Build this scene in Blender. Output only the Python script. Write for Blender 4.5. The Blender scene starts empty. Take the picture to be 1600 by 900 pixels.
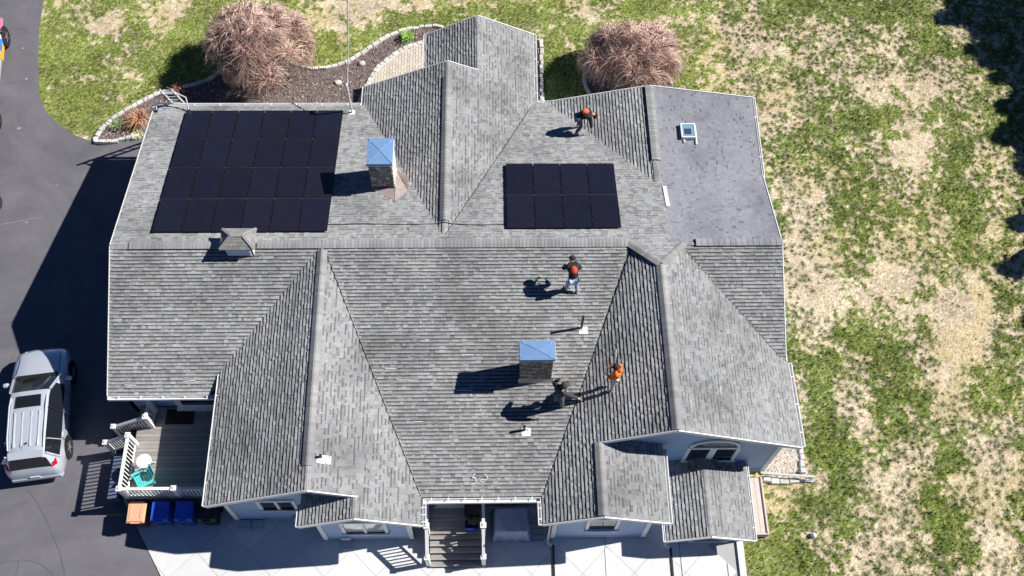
import bpy, bmesh, math, random
import numpy as np
from mathutils import Vector, Matrix
random.seed(7)
rng = np.random.default_rng(7)
R = math.radians
scene = bpy.context.scene
col = scene.collection

# ------------------------------------------------------------------ camera
cam_d = bpy.data.cameras.new('camera')
cam_d.sensor_width = 36.0
cam_d.lens = 1588.427 / 1600 * 36.0
cam_d.clip_start = 0.5
cam_d.clip_end = 2000
cam = bpy.data.objects.new('camera', cam_d)
col.objects.link(cam)
_r = Vector((0.999724, -0.015658, 0.017521))
_u = Vector((0.0058085, 0.887165, 0.461415))
_f = Vector((0.022769, 0.461186, -0.887011))
m = Matrix.Identity(4)
for i in range(3):
    m[i][0], m[i][1], m[i][2] = _r[i], _u[i], -_f[i]
m.translation = Vector((-0.369, -17.905, 35.630))
cam.matrix_world = m
scene.camera = cam

# ------------------------------------------------------------------ light
EL, AZ = R(41.5), R(9.5)
world = bpy.data.worlds.new('World')
scene.world = world
world.use_nodes = True
wn = world.node_tree
bg = wn.nodes['Background']
sky = wn.nodes.new('ShaderNodeTexSky')
sky.sky_type = 'NISHITA'
sky.sun_disc = False
sky.sun_elevation = EL
sky.sun_rotation = R(90) - AZ
sky.altitude = 2500
sky.air_density = 0.7
sky.dust_density = 0.0
sky.ozone_density = 10.0
wn.links.new(sky.outputs[0], bg.inputs[0])
bg.inputs[1].default_value = 0.055
sun_d = bpy.data.lights.new('sun', 'SUN')
sun_d.energy = 5.0
sun_d.angle = R(0.5)
sun_d.color = (1.0, 0.965, 0.91)
sun = bpy.data.objects.new('sun', sun_d)
col.objects.link(sun)
S = Vector((math.cos(EL) * math.cos(AZ), math.cos(EL) * math.sin(AZ), math.sin(EL)))
sun.rotation_euler = S.to_track_quat('Z', 'Y').to_euler()
sun.location = S * 60
scene.view_settings.view_transform = 'Standard'
scene.view_settings.look = 'None'
scene.view_settings.exposure = 0.45
scene.view_settings.gamma = 1.0

# ------------------------------------------------------------------ helpers
def tag(o, label=None, cat=None, group=None, kind=None):
    if label: o['label'] = label
    if cat: o['category'] = cat
    if group: o['group'] = group
    if kind: o['kind'] = kind
    return o

ORG = {}
def thing(name, loc, label, cat, group=None, rz=0.0):
    o = bpy.data.objects.new(name, None)
    o.empty_display_size = 0.2
    o.location = loc
    o.rotation_euler = (0, 0, rz)
    col.objects.link(o)
    ORG[o.name] = Vector(loc)
    return tag(o, label, cat, group)

class MB:
    """collects polygons; .build() links them as one mesh object"""
    def __init__(s):
        s.v, s.f, s.m, s.c = [], [], [], []
    def poly(s, pts, mi=0, c=None):
        n = len(s.v)
        s.v += [tuple(p) for p in pts]
        s.f.append(tuple(range(n, n + len(pts)))); s.m.append(mi); s.c.append(c)
    def mesh(s, pts, faces, mi=0, c=None):
        n = len(s.v)
        s.v += [tuple(p) for p in pts]
        for f in faces:
            s.f.append(tuple(n + i for i in f)); s.m.append(mi); s.c.append(c)
    def hexa(s, p, mi=0, c=None):
        # p: 4 bottom (ccw) then 4 top
        s.mesh(p, [(3, 2, 1, 0), (4, 5, 6, 7), (0, 1, 5, 4), (1, 2, 6, 5), (2, 3, 7, 6), (3, 0, 4, 7)], mi, c)
    def box(s, c0, size, rot=None, mi=0, c=None):
        x, y, z = size[0] / 2, size[1] / 2, size[2] / 2
        p = [Vector(q) for q in ((-x, -y, -z), (x, -y, -z), (x, y, -z), (-x, y, -z), (-x, -y, z), (x, -y, z), (x, y, z), (-x, y, z))]
        if rot is not None:
            p = [rot @ q for q in p]
        s.hexa([q + Vector(c0) for q in p], mi, c)
        return s
    def span(s, a, b, w, h, up=(0, 0, 1), mi=0, c=None):
        """box running from a to b, w across, h along up"""
        a, b = Vector(a), Vector(b)
        d = b - a
        L = d.length
        if L < 1e-6: return s
        d.normalize()
        side = d.cross(Vector(up))
        if side.length < 1e-5: side = Vector((1, 0, 0))
        side.normalize()
        u = side.cross(d)
        sw, uh = side * (w / 2), u * (h / 2)
        s.hexa([a - sw - uh, a + sw - uh, b + sw - uh, b - sw - uh, a - sw + uh, a + sw + uh, b + sw + uh, b - sw + uh], mi, c)
        return s
    def prism(s, poly, z0, z1, mi=0, c=None):
        n = len(poly)
        pts = [(p[0], p[1], z0) for p in poly] + [(p[0], p[1], z1) for p in poly]
        s.mesh(pts, [tuple(range(n))[::-1], tuple(range(n, 2 * n))] + [(i, (i + 1) % n, n + (i + 1) % n, n + i) for i in range(n)], mi, c)
        return s
    def tube(s, pts, r, n=8, mi=0, c=None, cap=True):
        pts = [Vector(p) for p in pts]
        rs = r if isinstance(r, (list, tuple)) else [r] * len(pts)
        rings = []
        for i, p in enumerate(pts):
            d = (pts[min(i + 1, len(pts) - 1)] - pts[max(i - 1, 0)])
            if d.length < 1e-7: d = Vector((0, 0, 1))
            d.normalize()
            a = d.cross(Vector((0, 0, 1)))
            if a.length < 1e-3: a = d.cross(Vector((1, 0, 0)))
            a.normalize(); b = d.cross(a)
            rings.append([p + (a * math.cos(2 * math.pi * k / n) + b * math.sin(2 * math.pi * k / n)) * rs[i] for k in range(n)])
        vs = [q for g in rings for q in g]
        fs = []
        for i in range(len(pts) - 1):
            for k in range(n):
                k2 = (k + 1) % n
                fs.append((i * n + k, i * n + k2, (i + 1) * n + k2, (i + 1) * n + k))
        if cap:
            fs.append(tuple(range(n))); fs.append(tuple((len(pts) - 1) * n + k for k in range(n))[::-1])
        s.mesh(vs, fs, mi, c)
        return s
    def lathe(s, prof, c0, n=16, mi=0, c=None, rot=None):
        vs = []
        for r_, z_ in prof:
            for k in range(n):
                q = Vector((r_ * math.cos(2 * math.pi * k / n), r_ * math.sin(2 * math.pi * k / n), z_))
                if rot is not None: q = rot @ q
                vs.append(q + Vector(c0))
        fs = []
        for i in range(len(prof) - 1):
            for k in range(n):
                k2 = (k + 1) % n
                fs.append((i * n + k, i * n + k2, (i + 1) * n + k2, (i + 1) * n + k))
        fs.append(tuple(range(n))[::-1]); fs.append(tuple((len(prof) - 1) * n + k for k in range(n)))
        s.mesh(vs, fs, mi, c)
        return s
    def build(s, name, mats, parent=None, local=False, smooth=False, fix=True):
        me = bpy.data.meshes.new(name)
        off = Vector((0, 0, 0))
        if parent is not None and not local:
            p = parent
            while p.parent is not None: p = p.parent
            off = ORG.get(p.name, Vector((0, 0, 0)))
        me.from_pydata([(a[0] - off[0], a[1] - off[1], a[2] - off[2]) for a in s.v], [], s.f)
        if not isinstance(mats, (list, tuple)): mats = [mats]
        for mt in mats: me.materials.append(mt)
        me.polygons.foreach_set('material_index', s.m)
        if any(q is not None for q in s.c):
            at = me.color_attributes.new('tone', 'FLOAT_COLOR', 'CORNER')
            arr = np.ones((len(me.loops), 4), np.float32)
            li = 0
            for f, q in zip(s.f, s.c):
                if q is not None: arr[li:li + len(f), :3] = q
                li += len(f)
            at.data.foreach_set('color', arr.ravel())
        if fix and len(s.f) < 30000:
            bm = bmesh.new(); bm.from_mesh(me)
            bmesh.ops.recalc_face_normals(bm, faces=bm.faces)
            bm.to_mesh(me); bm.free()
        if smooth:
            me.polygons.foreach_set('use_smooth', [True] * len(me.polygons))
        me.update()
        o = bpy.data.objects.new(name, me)
        col.objects.link(o)
        if parent is not None: o.parent = parent
        return o

def copy_tree(o, parent=None):
    c = o.copy(); col.objects.link(c)
    if parent is not None: c.parent = parent
    for ch in list(o.children): copy_tree(ch, c)
    return c

# ------------------------------------------------------------------ materials
def mat(name, base=(0.5, 0.5, 0.5), rough=0.7, metal=0.0, noise=0.0, nscale=8.0, tone=False, bump=0.0, bscale=60.0,
        spec=0.5, coat=0.0, base2=None, n2=None, det=4.0, trans=0.0, dark=None, lines=None):
    mt = bpy.data.materials.new(name)
    mt.use_nodes = True
    nt = mt.node_tree
    N, L = nt.nodes, nt.links
    b = N['Principled BSDF']
    b.inputs['Roughness'].default_value = rough
    b.inputs['Metallic'].default_value = metal
    b.inputs['Specular IOR Level'].default_value = spec
    b.inputs['Coat Weight'].default_value = coat
    b.inputs['Coat Roughness'].default_value = 0.05
    b.inputs['Transmission Weight'].default_value = trans
    tc = N.new('ShaderNodeTexCoord')
    cur = None
    rgb = N.new('ShaderNodeRGB'); rgb.outputs[0].default_value = (*base, 1); cur = rgb.outputs[0]
    if tone:
        at = N.new('ShaderNodeAttribute'); at.attribute_name = 'tone'
        mx = N.new('ShaderNodeMix'); mx.data_type = 'RGBA'; mx.blend_type = 'MULTIPLY'
        mx.inputs[0].default_value = 1
        L.new(cur, mx.inputs[6]); L.new(at.outputs[0], mx.inputs[7]); cur = mx.outputs[2]
    if base2:
        no = N.new('ShaderNodeTexNoise'); no.inputs['Scale'].default_value = n2 or 2.0; no.inputs['Detail'].default_value = 6
        no.inputs['Roughness'].default_value = 0.6
        L.new(tc.outputs['Object'], no.inputs['Vector'])
        rp = N.new('ShaderNodeMapRange'); rp.inputs[1].default_value = 0.4; rp.inputs[2].default_value = 0.62
        L.new(no.outputs[0], rp.inputs[0])
        mx = N.new('ShaderNodeMix'); mx.data_type = 'RGBA'
        L.new(rp.outputs[0], mx.inputs[0]); L.new(cur, mx.inputs[6]); mx.inputs[7].default_value = (*base2, 1)
        cur = mx.outputs[2]
    if noise > 0:
        no = N.new('ShaderNodeTexNoise'); no.inputs['Scale'].default_value = nscale; no.inputs['Detail'].default_value = det
        no.inputs['Roughness'].default_value = 0.65
        L.new(tc.outputs['Object'], no.inputs['Vector'])
        rp = N.new('ShaderNodeMapRange'); rp.inputs[1].default_value = 0.3; rp.inputs[2].default_value = 0.7
        rp.inputs[3].default_value = 1 - noise; rp.inputs[4].default_value = 1 + noise
        L.new(no.outputs[0], rp.inputs[0])
        mx = N.new('ShaderNodeMix'); mx.data_type = 'RGBA'; mx.blend_type = 'MULTIPLY'; mx.inputs[0].default_value = 1
        L.new(cur, mx.inputs[6]); L.new(rp.outputs[0], mx.inputs[7]); cur = mx.outputs[2]
    if lines:                                   # (axis, period, depth): horizontal board joints etc.
        sp = N.new('ShaderNodeSeparateXYZ'); L.new(tc.outputs['Object'], sp.inputs[0])
        md = N.new('ShaderNodeMath'); md.operation = 'MULTIPLY'; md.inputs[1].default_value = 1 / lines[1]
        L.new(sp.outputs[lines[0]], md.inputs[0])
        fr = N.new('ShaderNodeMath'); fr.operation = 'FRACT'; L.new(md.outputs[0], fr.inputs[0])
        gt = N.new('ShaderNodeMapRange'); gt.inputs[1].default_value = 0.0; gt.inputs[2].default_value = 0.16
        gt.inputs[3].default_value = lines[2]; gt.inputs[4].default_value = 1.0
        L.new(fr.outputs[0], gt.inputs[0])
        mx = N.new('ShaderNodeMix'); mx.data_type = 'RGBA'; mx.blend_type = 'MULTIPLY'; mx.inputs[0].default_value = 1
        L.new(cur, mx.inputs[6]); L.new(gt.outputs[0], mx.inputs[7]); cur = mx.outputs[2]
        bp = N.new('ShaderNodeBump'); bp.inputs['Strength'].default_value = 0.5; bp.inputs['Distance'].default_value = 0.01
        L.new(fr.outputs[0], bp.inputs['Height']); L.new(bp.outputs[0], b.inputs['Normal'])
    L.new(cur, b.inputs['Base Color'])
    if bump > 0:
        no = N.new('ShaderNodeTexNoise'); no.inputs['Scale'].default_value = bscale; no.inputs['Detail'].default_value = 3
        L.new(tc.outputs['Object'], no.inputs['Vector'])
        bp = N.new('ShaderNodeBump'); bp.inputs['Strength'].default_value = bump; bp.inputs['Distance'].default_value = 0.02
        L.new(no.outputs[0], bp.inputs['Height']); L.new(bp.outputs[0], b.inputs['Normal'])
    return mt

M_shingle = mat('asphalt_shingle', (1, 1, 1), 0.92, tone=True, noise=0.20, nscale=34, det=6, bump=0.35, bscale=90, spec=0.25)
# large weather stains on the roofs
def add_stain(mt, scale, lo, hi, amt):
    nt = mt.node_tree; N, L = nt.nodes, nt.links
    b = N['Principled BSDF']
    src = b.inputs['Base Color'].links[0].from_socket
    tc = N.new('ShaderNodeTexCoord')
    no = N.new('ShaderNodeTexNoise'); no.inputs['Scale'].default_value = scale; no.inputs['Detail'].default_value = 5
    L.new(tc.outputs['Object'], no.inputs['Vector'])
    rp = N.new('ShaderNodeMapRange'); rp.inputs[1].default_value = lo; rp.inputs[2].default_value = hi
    rp.inputs[3].default_value = 1.0 + amt * 0.4; rp.inputs[4].default_value = 1 - amt
    L.new(no.outputs[0], rp.inputs[0])
    mx = N.new('ShaderNodeMix'); mx.data_type = 'RGBA'; mx.blend_type = 'MULTIPLY'; mx.inputs[0].default_value = 1
    L.new(src, mx.inputs[6]); L.new(rp.outputs[0], mx.inputs[7]); L.new(mx.outputs[2], b.inputs['Base Color'])
add_stain(M_shingle, 0.45, 0.44, 0.74, 0.32)
M_deckroof = mat('roof_underlay', (0.06, 0.06, 0.065), 0.9)
M_white = mat('white_trim', (0.80, 0.80, 0.80), 0.45, noise=0.05, nscale=5)
M_white_worn = mat('white_painted_rail', (0.80, 0.79, 0.77), 0.5, noise=0.08, nscale=9)
M_siding = mat('blue_grey_siding', (0.31, 0.44, 0.64), 0.6, noise=0.05, nscale=3, lines=(2, 0.115, 0.72))
M_found = mat('concrete_foundation', (0.42, 0.45, 0.50), 0.85, noise=0.12, nscale=6)
M_glass = mat('window_glass', (0.02, 0.03, 0.045), 0.06, spec=0.35)
M_glass_pale = mat('window_glass_with_blind', (0.50, 0.50, 0.50), 0.08, spec=0.8, coat=0.6)  # paler grey pane for the window with blinds
M_asphalt = mat('driveway_asphalt', (0.150, 0.145, 0.165), 0.85, noise=0.10, nscale=0.9, det=8, bump=0.25, bscale=120, spec=0.3)
M_concrete = mat('pale_concrete', (0.67, 0.67, 0.66), 0.8, tone=True, noise=0.05, nscale=2.5, det=8)
M_joint = mat('dark_joint', (0.42, 0.42, 0.42), 0.9)
M_deck = mat('composite_decking', (0.31, 0.29, 0.28), 0.65, tone=True, noise=0.12, nscale=14)
M_deckdark = mat('dark_brown_base', (0.08, 0.07, 0.065), 0.8)  # even dark brown for skirts, risers, porch base and trailer bed
M_pv = mat('photovoltaic_cells', (0.014, 0.014, 0.026), 0.22, spec=0.5, noise=0.15, nscale=1.3, tone=True)
M_pvframe = mat('black_panel_frame', (0.025, 0.025, 0.03), 0.4, metal=0.5)
M_alu = mat('aluminium', (0.70, 0.71, 0.73), 0.4, metal=0.3, noise=0.06, nscale=7)
M_capmetal = mat('sky_tinted_chimney_cap', (0.21, 0.36, 0.60), 0.22, metal=0.15, noise=0.06, nscale=5)  # blue base colour stands in for the sky reflected in the metal
M_copper = mat('weathered_copper', (0.46, 0.36, 0.32), 0.5, metal=0.35, base2=(0.50, 0.46, 0.43), n2=4)
M_stone = mat('chimney_stone', (0.9, 0.86, 0.8), 0.85, tone=True, noise=0.2, nscale=12, bump=0.5, bscale=40)
M_mortar = mat('mortar', (0.60, 0.56, 0.52), 0.9, noise=0.1, nscale=10)
M_black = mat('black_plastic', (0.015, 0.015, 0.017), 0.5)
M_edging = mat('pale_edging_stone', (0.66, 0.65, 0.62), 0.85, tone=True, noise=0.15, nscale=9, bump=0.4, bscale=25)
M_paver = mat('cream_paver', (0.66, 0.59, 0.50), 0.85, tone=True, noise=0.12, nscale=11)
M_mulch = mat('bark_mulch', (1, 1, 1), 0.95, tone=True, noise=0.3, nscale=25)
M_soil = mat('dark_mulch_bed', (0.17, 0.13, 0.12), 0.95, noise=0.45, nscale=9, det=8, bump=0.8, bscale=30)
M_gravel = mat('pale_gravel', (0.86, 0.82, 0.77), 0.9, tone=True, noise=0.2, nscale=14)
M_twig = mat('cherry_twigs', (1, 1, 1), 0.8, tone=True, noise=0.15, nscale=10)
M_bark = mat('tree_bark', (0.13, 0.10, 0.085), 0.9, noise=0.3, nscale=14, bump=0.5, bscale=30)
M_leaf = mat('leaf', (1, 1, 1), 0.7, tone=True)
M_needle = mat('spruce_needles', (0.035, 0.06, 0.03), 0.8, noise=0.3, nscale=4)
M_timber = mat('bleached_timber', (0.62, 0.53, 0.48), 0.8, tone=True, noise=0.12, nscale=10)
M_rock = mat('boulder', (0.62, 0.57, 0.53), 0.9, noise=0.2, nscale=9, bump=0.6, bscale=14)

# ------------------------------------------------------------------ ground
def value_noise(X, Y, sc, seed):
    r = np.random.default_rng(seed)
    T = r.random((256, 256)).astype(np.float32)
    x = X * sc + 1000; y = Y * sc + 1000
    xi = np.floor(x).astype(int); yi = np.floor(y).astype(int)
    fx = x - xi; fy = y - yi
    fx = fx * fx * (3 - 2 * fx); fy = fy * fy * (3 - 2 * fy)
    a = T[xi % 256, yi % 256]; b = T[(xi + 1) % 256, yi % 256]; c = T[xi % 256, (yi + 1) % 256]; d = T[(xi + 1) % 256, (yi + 1) % 256]
    return (a * (1 - fx) + b * fx) * (1 - fy) + (c * (1 - fx) + d * fx) * fy
def fbm(X, Y, sc, seed, octs=4):
    s, a, t = 0, 1.0, 0
    for o in range(octs):
        s = s + a * value_noise(X, Y, sc * 2 ** o, seed + o); t += a; a *= 0.55
    return s / t

# patches of the lawn: (x, y, rx, ry, amount); positive = lush green, negative = dead straw
PATCH = []
def patch(p, rx, ry, a): PATCH.append((p[0], p[1], rx, ry, a))
for q in (
    ((11.508, 13.172, 0.000), 1.1, 0.9, -.55), ((10.785, 10.792, 0.000), 1.3, .9, -.4), ((12.388, 5.065, 0.000), 1.3, 1.6, -.75), ((12.206, 2.001, 0.000), 1.1, 1.8, -.7),
    ((12.306, 9.380, 0.000), 1.1, .9, -.4), ((16.365, 10.784, 0.000), 1.3, 1.0, -.3), ((15.349, 13.359, 0.000), 1.3, 1.0, -.2), ((19.239, 10.779, 0.000), 1.4, 1.3, -.4), ((20.605, 14.505, 0.000), .9, .6, -.35),
    ((17.903, 6.989, 0.000), 1.2, 1.6, -.6), ((16.058, 1.682, 0.000), 1.2, 1.4, -.45), ((18.347, -0.911, 0.000), 1.0, 1.4, -.6), ((12.035, -0.866, 0.000), .8, 1.6, -.55),
    ((14.849, -7.077, 0.000), .9, 1.9, -.55), ((13.361, -4.849, 0.000), 1.0, 1.5, -.35), ((16.653, -4.112, 0.000), 1.2, 1.0, -.4), ((17.899, -7.108, 0.000), 1.2, 1.2, -.55), ((10.342, -5.818, 0.000), .6, .9, -.3),
    ((10.952, -9.582, 0.000), 1.0, .9, -.25), ((13.440, -9.611, 0.000), .9, .7, -.45), ((20.159, 1.363, 0.000), 1.2, .9, -.4), ((18.464, 3.169, 0.000), .8, .9, -.3), ((17.472, -9.881, 0.000), .9, .8, -.3), ((12.042, -7.048, 0.000), .8, .9, -.2),
    ((-17.441, 14.192, 0.000), .75, .6, -.65), ((-14.861, 14.877, 0.000), .9, .8, -.35), ((-18.115, 11.191, 0.000), .9, .9, -.25), ((-15.940, 11.544, 0.000), 1.3, .6, -.2), ((-8.580, 14.497, 0.000), 1.6, .9, -.4), ((-5.119, 15.268, 0.000), 1.9, .7, -.4), ((-6.623, 13.365, 0.000), .7, 1.0, -.25),
    ((4.593, 14.693, 0.000), .8, .5, -.35), ((9.521, 13.738, 0.000), .8, .6, -.1), ((2.777, 13.362, 0.000), .7, .5, .2), ((-2.458, 14.499, 0.000), 1.6, .6, .35), ((1.350, 14.500, 0.000), 1.6, .7, .45), ((2.698, 11.162, 0.000), 1.0, 1.3, .45), ((6.994, 15.198, 0.000), 2.0, .4, .35), ((8.414, 11.335, 0.000), .7, .7, .45),
    ((13.318, 11.510, 0.000), 1.2, 1.0, .15), ((15.360, 15.281, 0.000), 1.4, .5, .3), ((18.663, 15.284, 0.000), 1.3, .6, .45), ((20.576, 12.981, 0.000), 1.0, .7, .35), ((15.993, 8.681, 0.000), 1.2, 1.4, .25), ((12.417, 7.173, 0.000), .7, 1.0, .35), ((14.118, 4.115, 0.000), 1.1, 1.5, .3), ((11.586, 4.127, 0.000), .35, 2.0, .4),
    ((19.408, 5.034, 0.000), .7, 1.9, .35), ((19.708, 7.651, 0.000), .6, 1.0, .35), ((23.026, 13.357, 0.000), 1.4, 1.6, .3), ((18.928, 2.862, 0.000), .5, 1.2, .35), ((14.205, -1.433, 0.000), 1.1, 1.2, .15), ((15.252, -2.525, 0.000), .9, 1.4, .5), ((15.680, -4.104, 0.000), .7, 1.0, .45), ((14.396, -5.110, 0.000), .7, 1.0, .45),
    ((11.613, -0.304, 0.000), .4, 1.4, .4), ((12.160, -4.073, 0.000), .5, 1.4, .5), ((11.962, -6.079, 0.000), 1.0, .9, .6), ((11.851, -8.224, 0.000), .8, 1.2, .55), ((10.736, -7.979, 0.000), 1.2, .8, .15), ((9.567, -9.789, 0.000), 1.2, .8, .6), ((8.795, -10.551, 0.000), 1.4, .8, .5), ((15.492, -8.495, 0.000), .7, 1.5, .45), ((16.345, -6.122, 0.000), .7, .9, .4),
    ((19.032, -3.352, 0.000), .7, .9, .35), ((20.071, -0.080, 0.000), .4, 1.3, .3), ((18.605, -8.064, 0.000), .5, 1.3, .25), ((16.113, -9.865, 0.000), .8, .7, .2),
    ((-19.852, 12.269, 0.000), .55, 3.4, .4), ((-18.352, 9.448, 0.000), 1.1, .9, .35), ((-16.711, 9.445, 0.000), 1.1, .7, .3), ((-17.055, 8.262, 0.000), 1.3, .5, .3), ((-18.056, 12.449, 0.000), .8, .7, .3), ((-13.938, 13.367, 0.000), .7, 1.3, .3), ((-13.266, 14.878, 0.000), .8, .8, .35), ((-14.820, 11.543, 0.000), 1.0, 1.0, .4), ((-8.422, 12.442, 0.000), 1.0, .6, .5), ((-6.201, 13.552, 0.000), .8, .6, .3), ((-3.913, 14.308, 0.000), 1.0, .4, .25)):
    patch(*q)
def green_field(X, Y):
    g = 0.60 + (fbm(X, Y, 0.45, 11, 3) - .5) * 0.7 + (fbm(X, Y, 2.0, 31, 3) - .5) * .8 + (fbm(X, Y, 6.5, 41, 2) - .5) * .95
    g = g + 0.13 * np.clip((Y - 8.5) / 3, 0, 1) * np.clip((14 - X) / 6, 0, 1) + np.where(X < -9, 0.05, 0)
    g = g - 0.03 * np.clip((X - 8) / 3, 0, 1)
    wx = X + (fbm(X, Y, 1.1, 71, 3) - .5) * 1.5; wy = Y + (fbm(X, Y, 1.1, 81, 3) - .5) * 1.5
    for px_, py_, rx, ry, a in PATCH:
        g = g + a * 1.0 * np.exp(-(((wx - px_) / rx) ** 2 + ((wy - py_) / ry) ** 2) * 1.1)
    return g
def smooth(a, lo, hi):
    t = np.clip((a - lo) / (hi - lo), 0, 1); return t * t * (3 - 2 * t)

# the whole ground, far past the frame
M_far = mat('rough_grass', (0.10, 0.14, 0.045), 0.95, base2=(0.34, 0.28, 0.17), n2=0.35, noise=0.35, nscale=6, det=8)
g = MB(); g.poly([(-400, -400, -0.09), (400, -400, -0.09), (400, 400, -0.09), (-400, 400, -0.09)])
tag(g.build('ground', M_far, fix=False), kind='structure')

x0, x1, y0, y1, st = -24.0, 30.0, -15.0, 19.0, 0.065
nx, ny = int((x1 - x0) / st) + 1, int((y1 - y0) / st) + 1
XX, YY = np.meshgrid(np.linspace(x0, x1, nx), np.linspace(y0, y1, ny))
GF = green_field(XX, YY)
# small dark green clumps dotted over the straw
cl_n = 8000
cx_ = rng.uniform(10.3, 26, cl_n); cy_ = rng.uniform(-12.5, 16, cl_n)
keep = value_noise(cx_, cy_, 0.33, 91) > 0.36
cx_, cy_ = cx_[keep], cy_[keep]
CL = np.zeros_like(GF)
for a, b in zip(cx_, cy_):
    rr = random.uniform(.04, .115)
    i0 = int((b - y0) / st); j0 = int((a - x0) / st); k = 4
    sl = (slice(max(i0 - k, 0), i0 + k + 1), slice(max(j0 - k, 0), j0 + k + 1))
    d = (XX[sl] - a) ** 2 + (YY[sl] - b) ** 2
    CL[sl] = np.maximum(CL[sl], np.exp(-d / rr ** 2 * .9))
gr = smooth(GF, 0.34, 0.74)
ZZ = -0.045 + 0.02 * fbm(XX, YY, 0.8, 5, 3) + 0.028 * fbm(XX, YY, 5.0, 6, 2) * (0.4 + gr) + .015 * CL
hue = fbm(XX, YY, 1.3, 55, 3)[..., None]
fine = (rng.random(XX.shape) - .5)[..., None]
straw = np.array([0.74, 0.60, 0.44]) * (0.88 + 0.5 * (hue - .5)) + fine * 0.26
strawy = np.array([0.56, 0.45, 0.20])
straw = np.where(fbm(XX, YY, .5, 66, 3)[..., None] > .60, straw * .6 + strawy * .4, straw)
yl = (np.clip((YY - 8) / 5, 0, 1) * np.clip((16 - XX) / 8, 0, 1))[..., None]
green = (np.array([0.130, 0.182, 0.026]) * (1 - yl) + np.array([0.175, 0.235, 0.036]) * yl) * (0.85 + 0.9 * (hue - .5)) + (fine + .15) * np.array([.14, .16, .05])
mixf = (gr + (rng.random(XX.shape) - .5) * 0.8)
mixf = np.clip(mixf, 0, 1)[..., None]
C3 = straw * (1 - mixf) + green * mixf
CL = CL * .85
C3 = C3 * (1 - CL[..., None]) + np.array([0.065, 0.10, 0.022]) * CL[..., None]
verts = np.stack([XX, YY, ZZ], -1).reshape(-1, 3).astype(np.float32)
ii = np.arange(nx * ny).reshape(ny, nx)
quads = np.stack([ii[:-1, :-1], ii[:-1, 1:], ii[1:, 1:], ii[1:, :-1]], -1).reshape(-1, 4)
me = bpy.data.meshes.new('lawn')
me.vertices.add(len(verts)); me.vertices.foreach_set('co', verts.ravel())
me.loops.add(quads.size); me.loops.foreach_set('vertex_index', quads.ravel().astype(np.int32))
me.polygons.add(len(quads)); me.polygons.foreach_set('loop_start', np.arange(0, quads.size, 4, dtype=np.int32))
me.update(calc_edges=True)
ca = me.color_attributes.new('tone', 'FLOAT_COLOR', 'POINT')
ca.data.foreach_set('color', np.concatenate([np.clip(C3, 0.01, 1), np.ones(XX.shape + (1,))], -1).reshape(-1, 4).astype(np.float32).ravel())
M_lawn = mat('patchy_lawn', (1, 1, 1), 0.95, tone=True, noise=0.42, nscale=13, det=8, bump=1.0, bscale=24, spec=0.15)
me.materials.append(M_lawn)
lawn = bpy.data.objects.new('lawn', me); col.objects.link(lawn); tag(lawn, kind='structure')

# areas where no grass grows (driveway, patio, beds, house), as plan polygons
def inside(poly, x, y):
    n = len(poly); r = False; j = n - 1
    for i in range(n):
        xi, yi, xj, yj = poly[i][0], poly[i][1], poly[j][0], poly[j][1]
        if (yi > y) != (yj > y) and x < (xj - xi) * (y - yi) / (yj - yi) + xi: r = not r
        j = i
    return r
def inside_np(poly, X, Y):
    n = len(poly); r = np.zeros(X.shape, bool); j = n - 1
    for i in range(n):
        xi, yi, xj, yj = poly[i][0], poly[i][1], poly[j][0], poly[j][1]
        if yi != yj:
            c_ = ((yi > Y) != (yj > Y)) & (X < (xj - xi) * (Y - yi) / (yj - yi) + xi)
            r ^= c_
        j = i
    return r
DRIVE = [(-60, -40), (-12.0, -40), (-11.2, -14.0)] + [(-11.622, -10.522, 0.000), (-13.434, -7.605, 0.000)] + [(-13.2, -4.6), (-13.2, 6.2)] + [(-15.127, 8.023, 0.000), (-15.899, 7.793, 0.000), (-17.007, 7.664, 0.000), (-17.878, 8.031, 0.000), (-18.751, 8.669, 0.000), (-19.357, 9.280, 0.000), (-19.799, 10.140, 0.000), (-20.230, 11.908, 0.000), (-20.580, 14.116, 0.000)] + [(-20.9, 18), (-21.2, 60), (-60, 60)]
BED_L = [(-16.959, 7.697, 0.000), (-16.956, 7.995, 0.000), (-16.796, 8.328, 0.000), (-16.240, 9.068, 0.000), (-15.510, 9.648, 0.000), (-14.816, 10.166, 0.000), (-14.159, 10.409, 0.000), (-13.307, 10.688, 0.000), (-12.725, 10.935, 0.000), (-12.013, 11.540, 0.000), (-11.104, 12.262, 0.000), (-10.139, 12.553, 0.000), (-9.556, 12.406, 0.000), (-9.093, 11.969, 0.000), (-8.648, 11.716, 0.000), (-8.216, 11.607, 0.000), (-7.651, 11.606, 0.000), (-6.956, 11.786, 0.000), (-6.544, 12.003, 0.000), (-6.135, 12.330, 0.000), (-5.313, 13.067, 0.000), (-4.472, 13.664, 0.000), (-3.611, 13.928, 0.000), (-2.742, 14.042, 0.000), (-2.158, 13.928, 0.000)] + [(-2.6, 11.0), (-2.6, 7.9), (-5.0, 7.9), (-5.0, 7.0), (-13.2, 7.0)] + [(-14.832, 8.222, 0.000), (-15.899, 7.793, 0.000)]
BED_C = [(1.670, 13.213, 0.000), (2.075, 13.213, 0.000), (2.025, 9.541, 0.000), (1.578, 9.542, 0.000)]
BED_R = [(2.2, 7.0)] + [(4.101, 10.236, 0.000), (3.924, 10.661, 0.000), (3.895, 11.232, 0.000), (4.102, 11.956, 0.000), (4.771, 12.617, 0.000), (5.793, 12.764, 0.000), (6.634, 12.394, 0.000), (7.090, 11.953, 0.000), (7.456, 11.517, 0.000), (7.676, 11.084, 0.000), (7.746, 10.584, 0.000)] + [(6.9, 7.0)]
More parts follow.
